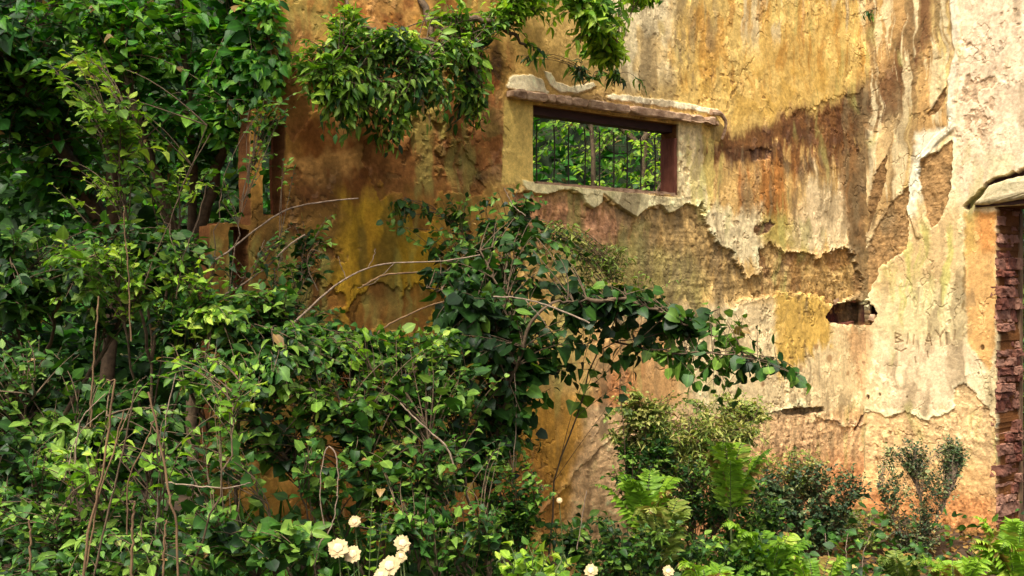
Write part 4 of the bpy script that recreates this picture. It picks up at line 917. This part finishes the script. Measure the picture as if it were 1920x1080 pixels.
fern('pale fern with two curled fronds above the cream flowers', b, [(P(742, 968, 3.1), .48, .75), (P(600, 940, 3.1), .4, .5), (P(700, 905, 3.2), .2, .6)], mat='lime', wid=.035)
b = gp(-1.5, 4.6)
fern('fern with short upright fronds among the shrubs left of the broken wall end', b, [(P(470, 700, 4.2), .25, .5), (P(520, 760, 4.2), .25, .5)], mat='mid', wid=.07)

# dry canes and bare branches
def cane(label, pts, d, r=.006, mat='cane', name='dry_cane', cat='cane', group='dry canes at the lower left', fork=()):
    dd = d if isinstance(d, (list, tuple)) else [d]*len(pts)
    pp = [P(u, v, q) for (u, v), q in zip(pts, dd)]
    root = empty(name, pp[-1], label, cat, group)
    r = r*(.5 if name == 'dry_cane' else .72)
    a = Acc(); tube(a, smooth_path(pp, 22, .0011), r*.75, r, 6, rough=.35); a.build('stalk', M[mat], root)
    if fork:
        a = Acc()
        for f in fork: tube(a, smooth_path([P(u, v, dd[0]) for u, v in f], 10, .002), r*.5, r*.25, 5)
        a.build('side_twigs', M[mat], root)
    return root
cane('tall reddish cane with a broken top, leaning right in the lower left thicket', [(216, 712), (204, 800), (190, 900), (165, 1000), (155, 1130)], 2.35, .0068, fork=[[(216, 712), (200, 715), (190, 728)]])
cane('grey brown cane just right of the tall reddish one', [(252, 728), (240, 800), (222, 880), (205, 950), (168, 1120)], 2.4, .0055, 'twig', fork=[[(252, 735), (262, 715), (275, 705)]])
cane('yellow tan cane curving outward, rightmost of the tall canes', [(278, 735), (292, 790), (305, 860), (318, 930), (330, 985), (334, 1130)], 2.3, .0062)
cane('thin cane crossing behind the yellow tan cane at a slant', [(296, 775), (270, 835), (240, 905), (238, 1000), (236, 1120)], 2.5, .0045)
cane('short orange brown cane standing low beside the yellow tan one', [(312, 975), (308, 1030), (306, 1120)], 2.3, .006)
cane('pale forked twig branching left of the tall reddish cane', [(198, 738), (165, 770), (150, 795), (140, 870)], 2.5, .0035, 'pale')
cane('second pale twig arching left below the forked one', [(196, 770), (160, 800), (140, 830), (120, 900)], 2.55, .003, 'pale')
cane('upright brown stalk showing above the broad shrub', [(232, 385), (234, 440), (240, 505), (246, 640)], 3.3, .005)
cane('reddish stalk hidden half in leaves above the tall canes', [(185, 555), (180, 620), (174, 700), (170, 800)], 2.9, .006)
cane('dark reddish stump of stalks at the far lower left', [(55, 975), (58, 1020), (50, 1120)], 2.4, .006)
cane('low slanted dark cane near the left bottom corner', [(100, 985), (130, 930), (160, 905)], 2.4, .003, 'twig')
cane('orange brown cane low between the grey one and the short one', [(252, 940), (248, 1000), (246, 1120)], 2.35, .007)
gB = 'bare arching branches in front of the wall'
def branch(label, pts, d, r=.006, mat='pale', fork=()): return cane(label, pts, d, r, mat, 'bare_branch', 'branch', gB, fork)
branch('bare branch arching over the dark slot at the broken wall end', [(672, 372), (610, 378), (560, 386), (520, 402), (480, 430), (440, 462), (400, 490)], [4.6, 4.55, 4.5, 4.45, 4.4, 4.4, 4.3], .006)
branch('straight grey bare branch below the arching one, left of the mustard wall', [(572, 440), (540, 462), (500, 500), (460, 530), (415, 556)], 4.2, .006, fork=[[(490, 505), (488, 470), (496, 450)], [(470, 522), (450, 520), (440, 500)]])
branch('long pale bare branch sweeping over the mustard coloured wall', [(900, 478), (830, 490), (740, 493), (690, 503), (640, 528), (600, 560), (552, 604)], [4.5, 4.45, 4.4, 4.4, 4.3, 4.25, 4.1], .006, fork=[[(650, 525), (640, 500), (634, 480)], [(690, 503), (700, 480), (704, 466)], [(740, 493), (700, 530), (670, 540)]])
branch('brown bare branch rising from the bushes over the mustard wall', [(860, 560), (815, 570), (770, 588), (730, 608), (700, 630)], 4.3, .006, 'cane')
branch('second brown bare branch close under the long pale one', [(815, 508), (760, 512), (720, 516), (680, 536)], 4.5, .007, 'cane')
branch('curved grey bare branch across the dark climber', [(925, 556), (980, 560), (1040, 578), (1105, 606)], 4.15, .006, fork=[[(985, 562), (1010, 590), (1030, 620)]])
branch('bare twig looping up left of the mustard wall', [(604, 474), (585, 468), (576, 490), (584, 520), (596, 545)], 4.3, .004, 'twig')
branch('grey bare branch slanting down through the lower middle bushes', [(750, 755), (790, 795), (835, 835), (850, 870)], 3.5, .005)
branch('short dark twig pointing right on the cream plaster', [(1350, 578), (1320, 592), (1290, 610), (1240, 625)], 4.6, .005, 'twig')
branch('thin bare twig hanging beside the window sill', [(945, 352), (962, 385), (985, 405)], 4.9, .004, 'pale')
branch('pale bare twig in the bottom left bushes above the canes', [(470, 905), (430, 915), (380, 912), (310, 905)], 2.9, .0035)
cane('dry stalk bent into a narrow loop left of the pale fern', [(608, 985), (600, 930), (604, 870), (614, 838), (628, 850), (634, 890), (632, 930)], 2.9, .0030, 'pale', 'dry_stalk', 'stalk', None)
cane('dry stalk leaning up from the tan flowers to the loop', [(634, 930), (622, 985), (600, 1020), (590, 1060)], 2.9, .0032, 'pale', 'dry_stalk', 'stalk', None)
cane('thin upright dry stem in front of the mustard stained wall foot', [(965, 700), (968, 800), (960, 900), (965, 960)], 4.3, .003, 'pale', 'dry_stalk', 'stalk', None)
cane('thin dry stem in the dark clump right of the bottom centre', [(1100, 920), (1090, 980), (1082, 1030)], 4.0, .003, 'pale', 'dry_stalk', 'stalk', None)
for i, (u, lab) in enumerate(((1555, 'leftmost'), (1590, 'middle'), (1625, 'rightmost'))):
    cane(lab+' of three short bleached stems in the litter under the broken hole', [(u+8*(i-1), 1000), (u-4, 1030), (u+10*(1-i), 1075)], 5.3, .004, 'pale', 'dry_stalk', 'stalk', 'bleached stems in the litter')

cane('tan cane with a fork, leaning left, second from the left among the tall canes', [(232, 770), (212, 850), (185, 930), (172, 1010), (150, 1120)], 2.45, .005, fork=[[(212, 850), (225, 810), (240, 780)]])
cane('thin pale cane leaning right behind the yellow tan cane', [(330, 700), (312, 780), (300, 880), (292, 1000), (290, 1110)], 2.6, .004, 'pale')
cane('brown cane arching over the broad shrub under the small lime leaves', [(395, 250), (350, 330), (325, 400), (290, 480), (262, 560)], 3.5, .0045, 'twig')
cane('second brown cane beside the arching one, more upright', [(388, 345), (372, 410), (345, 480), (330, 560)], 3.5, .004, 'twig')
b = gp(-1.9, 3.0)
shrub('shrub', 'dark weeds filling the left bottom edge below the shaded shrub', 'shrub', b,
      [[b, P(20, 1000, 2.9)], [b, P(120, 980, 3.0)]],
      [blob(20, 960, 2.9, 90, 70, .15, 1), blob(120, 1040, 2.9, 120, 50, .15, 1), blob(-60, 880, 3.0, 80, 70, .15, .6), blob(320, 1040, 2.9, 120, 50, .15, 1)], 90, 'ovate', .06, 'dark', 9, .22, tone=(.5, .35), r0=.005)
b = gp(-1.0, 2.8)
shrub('shrub', 'sparse shrub with fresh lime leaves low between the tan canes and the loop stalk', 'shrub', b,
      [[b, P(300, 900, 2.6), P(280, 760, 2.6)], [b, P(420, 880, 2.7), P(450, 700, 2.9)], [b, P(180, 860, 2.6)]],
      [blob(250, 830, 2.6, 120, 50, .14, 1), blob(440, 740, 2.8, 90, 50, .14, 1), blob(340, 700, 2.9, 90, 40, .12, .8), blob(150, 880, 2.6, 80, 50, .12, .8), blob(430, 900, 2.7, 80, 50, .12, .7)], 44, 'ovate', .050, 'lime', 6, .16, tone=(.22, .32), r0=.004)
b = gp(-.3, 4.0)
shrub('shrub', 'sprinkling of light green leaves over the bushes under the mustard wall', 'shrub', b,
      [[b, P(700, 700, 3.7), P(620, 640, 3.7)], [P(700, 760, 3.7), P(800, 680, 3.8)], [P(700, 760, 3.7), P(520, 720, 3.5)]],
      [blob(620, 640, 3.7, 100, 30, .12, 1), blob(780, 660, 3.8, 90, 40, .12, .9), blob(540, 740, 3.5, 90, 50, .12, .8), blob(740, 780, 3.7, 100, 50, .12, .9)], 40, 'broad', .060, 'lime', 5, .18, tone=(.18, .3), r0=.004)
# flowers
def flower(label, u, v, d, r, tilt=(0, -.8, .6), half=False):
    r *= 1.22
    c = P(u, v, d); z0 = float(gz_all(np.float64(c[0]), np.float64(c[1])))
    base = np.array([c[0]+.02, c[1]+.03, z0-.02])
    root = empty('flower', base, label, 'flower', 'cream flowers at the bottom')
    n = unit(np.array(tilt)); s1 = unit(np.cross(n, [0, 0, 1.])); s2 = np.cross(n, s1)
    a = Acc(); tube(a, smooth_path([base, (base+c)/2+[.01, 0, 0], c-n*.01], 10), .0028, .002, 5); a.build('stem', M['greenstem'], root)
    a = Acc()
    for ring, (rr, k, lift) in enumerate(((1.0, 18, .02), (.88, 16, .09), (.66, 12, .17))):
        th = np.linspace(0, 2*np.pi, k, endpoint=False)+ring*.2
        d_ = np.cos(th)[:, None]*s1+np.sin(th)[:, None]*s2+n*lift+RNG.normal(0, .05, (k, 3))
        leaves(a, 'petal', np.tile(c, (k, 1)), d_, np.tile(n, (k, 1))+RNG.normal(0, .05, (k, 3)), r*rr*RNG.uniform(.93, 1.04, k), RNG.random(k), .05)
    a.build('petals', M['petal'], root)
    a = Acc(); k = 7
    th = np.linspace(0, 2*np.pi, 14, endpoint=False)
    V = [c+n*r*(.10+.14*math.cos(q))*1.0+(math.cos(t)*s1+math.sin(t)*s2)*r*.40*math.sin(q)*(1+.12*math.sin(5*t)) for q in np.linspace(.15, 1.6, k) for t in th]
    id_ = np.arange(k*14).reshape(k, 14); j = np.roll(id_, -1, 1)
    a.add(np.array(V), np.stack([id_[:-1], j[:-1], j[1:], id_[1:]], -1).reshape(-1, 4)); a.add(np.array(V)[:14], [tuple(range(14))])
    a.build('heart', M['heart'], root)
    return root
LT['petal'] = leaf_template(.36, pet=0, droop=.06, cup=-.03, base=.35)
flower('larger cream flower on the left of the touching pair', 634, 1028, 2.7, .027)
flower('cream flower on the right of the touching pair, slightly lower', 661, 1039, 2.72, .023)
flower('single small cream flower above the touching pair, under the curled fern', 665, 978, 3.0, .018)
flower('cream flower with a drooping head, topmost of the right hand cluster', 755, 1019, 2.9, .024, (.25, -.75, .6))
flower('cream flower lowest of the right hand cluster, facing straight out', 730, 1061, 2.65, .027, (-.1, -.85, .5))
flower('small half hidden cream flower in the middle of the right hand cluster', 752, 1043, 2.85, .017, (.4, -.6, .6))
flower('cream flower cut by the bottom edge below the right hand cluster', 714, 1078, 2.6, .018)
flower('cream flower alone at the bottom edge right of the lime weed clump', 1108, 1070, 3.1, .020, (-.2, -.8, .6))
flower('smallest cream flower, farthest right along the bottom edge', 1253, 1071, 3.3, .018)
flower('tiny cream bloom low against the mustard stained wall', 1049, 938, 4.2, .012)

# ------------------------------------------------------------------ growth behind the ruin and the low cover
def mass(name, pts, leaf, size, mat, tone, label=None, cat=None, kind='stuff', up=.9):
    a = Acc(); n = len(pts)
    d = RNG.normal(size=(n, 3)); d[:, 2] *= .35
    nr = np.array([0, -.35, 1.])*up+RNG.normal(0, .5, (n, 3))
    leaves(a, leaf, pts, d, nr, size*RNG.uniform(.6, 1.3, n), np.clip(tone+RNG.normal(0, .22, n), 0, 1))
    o = a.build(name, M[mat]); return tag(o, label, cat, None, kind)
n = 26000
X = RNG.uniform(-14, 12, n); Y = RNG.uniform(7.8, 16, n); Z = bankz(X, Y)+RNG.random(n)**1.5*2.2*(.3+fbm(X*1.3, Y*1.3, 3, 8))
ok = (X < -1.6) | (Y > 11); pts = np.stack([X, Y, Z], -1)[ok]
mass('woodland', pts, 'ovate', .19, 'sat', .5, 'dense undergrowth covering the added slope behind the ruin')
n = 9000
X = RNG.uniform(-6.5, -1.3, n); Y = RNG.uniform(6.5, 8.6, n); Z = RNG.random(n)*4.2*(.55+.8*fbm(X*1.5, Y*1.5, 3, 9))
mass('thicket', np.stack([X, Y, Z], -1), 'ovate', .15, 'dark', .42, 'dark thicket far behind the shrubs at the left edge of the ruin')
def back_tree(label, x, y, h, r, mat, n, tone, lsize=.13):
    b = np.array([x, y, float(bankz(np.float64(x), np.float64(y)))-.1])
    top = b+[0, 0, h]
    return shrub('tree', label, 'tree', b, [[b, b+[.1, 0, h*.5], top], [b+[0, 0, h*.35], b+[r*.7, -.2, h*.7]], [b+[0, 0, h*.35], b+[-r*.7, -.2, h*.65]]],
                 [(b+[0, 0, h*.75], (r, r*.7, h*.3), 2), (b+[r*.5, -.3, h*.45], (r*.6, r*.5, h*.2), 1), (b+[-r*.5, -.3, h*.4], (r*.6, r*.5, h*.22), 1), (b+[0, -.3, h*.2], (r*.9, r*.4, h*.16), .8)],
                 n, 'ovate', lsize, mat, 10, .5, r0=.045, tone=tone)
back_tree('young sunlit tree seen through the left half of the barred window', .75, 10.4, 4.4, 1.2, 'sun', 260, (.62, .3), .08)
back_tree('bright yellow green tree seen through the right half of the barred window', 2.5, 11.2, 4.8, 1.3, 'sun', 280, (.78, .3), .085)
back_tree('darker tree behind the two bright ones beyond the window', 1.6, 13.0, 5.2, 2.0, 'sun', 220, (.35, .25))
back_tree('dark green tree standing outside the brick doorway', 4.6, 8.6, 3.6, 1.1, 'dark', 170, (.6, .25))
n = 15000
X = RNG.uniform(-3, 4.4, n); Y = RNG.uniform(2.3, 7.2, n); hh_ = RNG.random(n)**1.4*.22*(1.5-.5*sstep(1.4, 2.6, X))
inside = (X-COR[0])*NA[0]+(Y-COR[1])*NA[1] > .05
dens = sstep(2.9, 1.6, X)*.8+.2
ok = inside & (RNG.random(n) < dens)
mass('ground_cover', np.stack([X, Y, gz_all(X, Y)+hh_], -1)[ok], 'ovate', .06, 'mid', .5, 'low leafy ground cover along the foot of the thicket')
n = 3500
X = RNG.uniform(.2, 3.6, n); Y = RNG.uniform(4.0, 7.4, n)
inside = ((X-COR[0])*NA[0]+(Y-COR[1])*NA[1] > .02) & ((X-COR[0])*NB[0]+(Y-COR[1])*NB[1] > .02)
mass('leaf_litter', np.stack([X, Y, gz_all(X, Y)+.005+RNG.random(n)*.03], -1)[inside], 'ovate', .05, 'litter', .5, 'reddish brown leaf litter at the foot of the walls', up=1.5)
# grass blades at the bottom edge
n = 2600
X = RNG.uniform(-1.6, 2.2, n); Y = RNG.uniform(2.6, 4.8, n)
a = Acc(); d = RNG.normal(0, .35, (n, 3)); d[:, 2] = 1
leaves(a, 'blade', np.stack([X, Y, gz_all(X, Y)], -1), d, RNG.normal(0, 1, (n, 3))*[1, 1, .1], RNG.uniform(.12, .34, n), np.clip(RNG.normal(.5, .25, n), 0, 1))
tag(a.build('grass', M['mid']), 'thin grass blades between the flowers and weeds', kind='stuff')
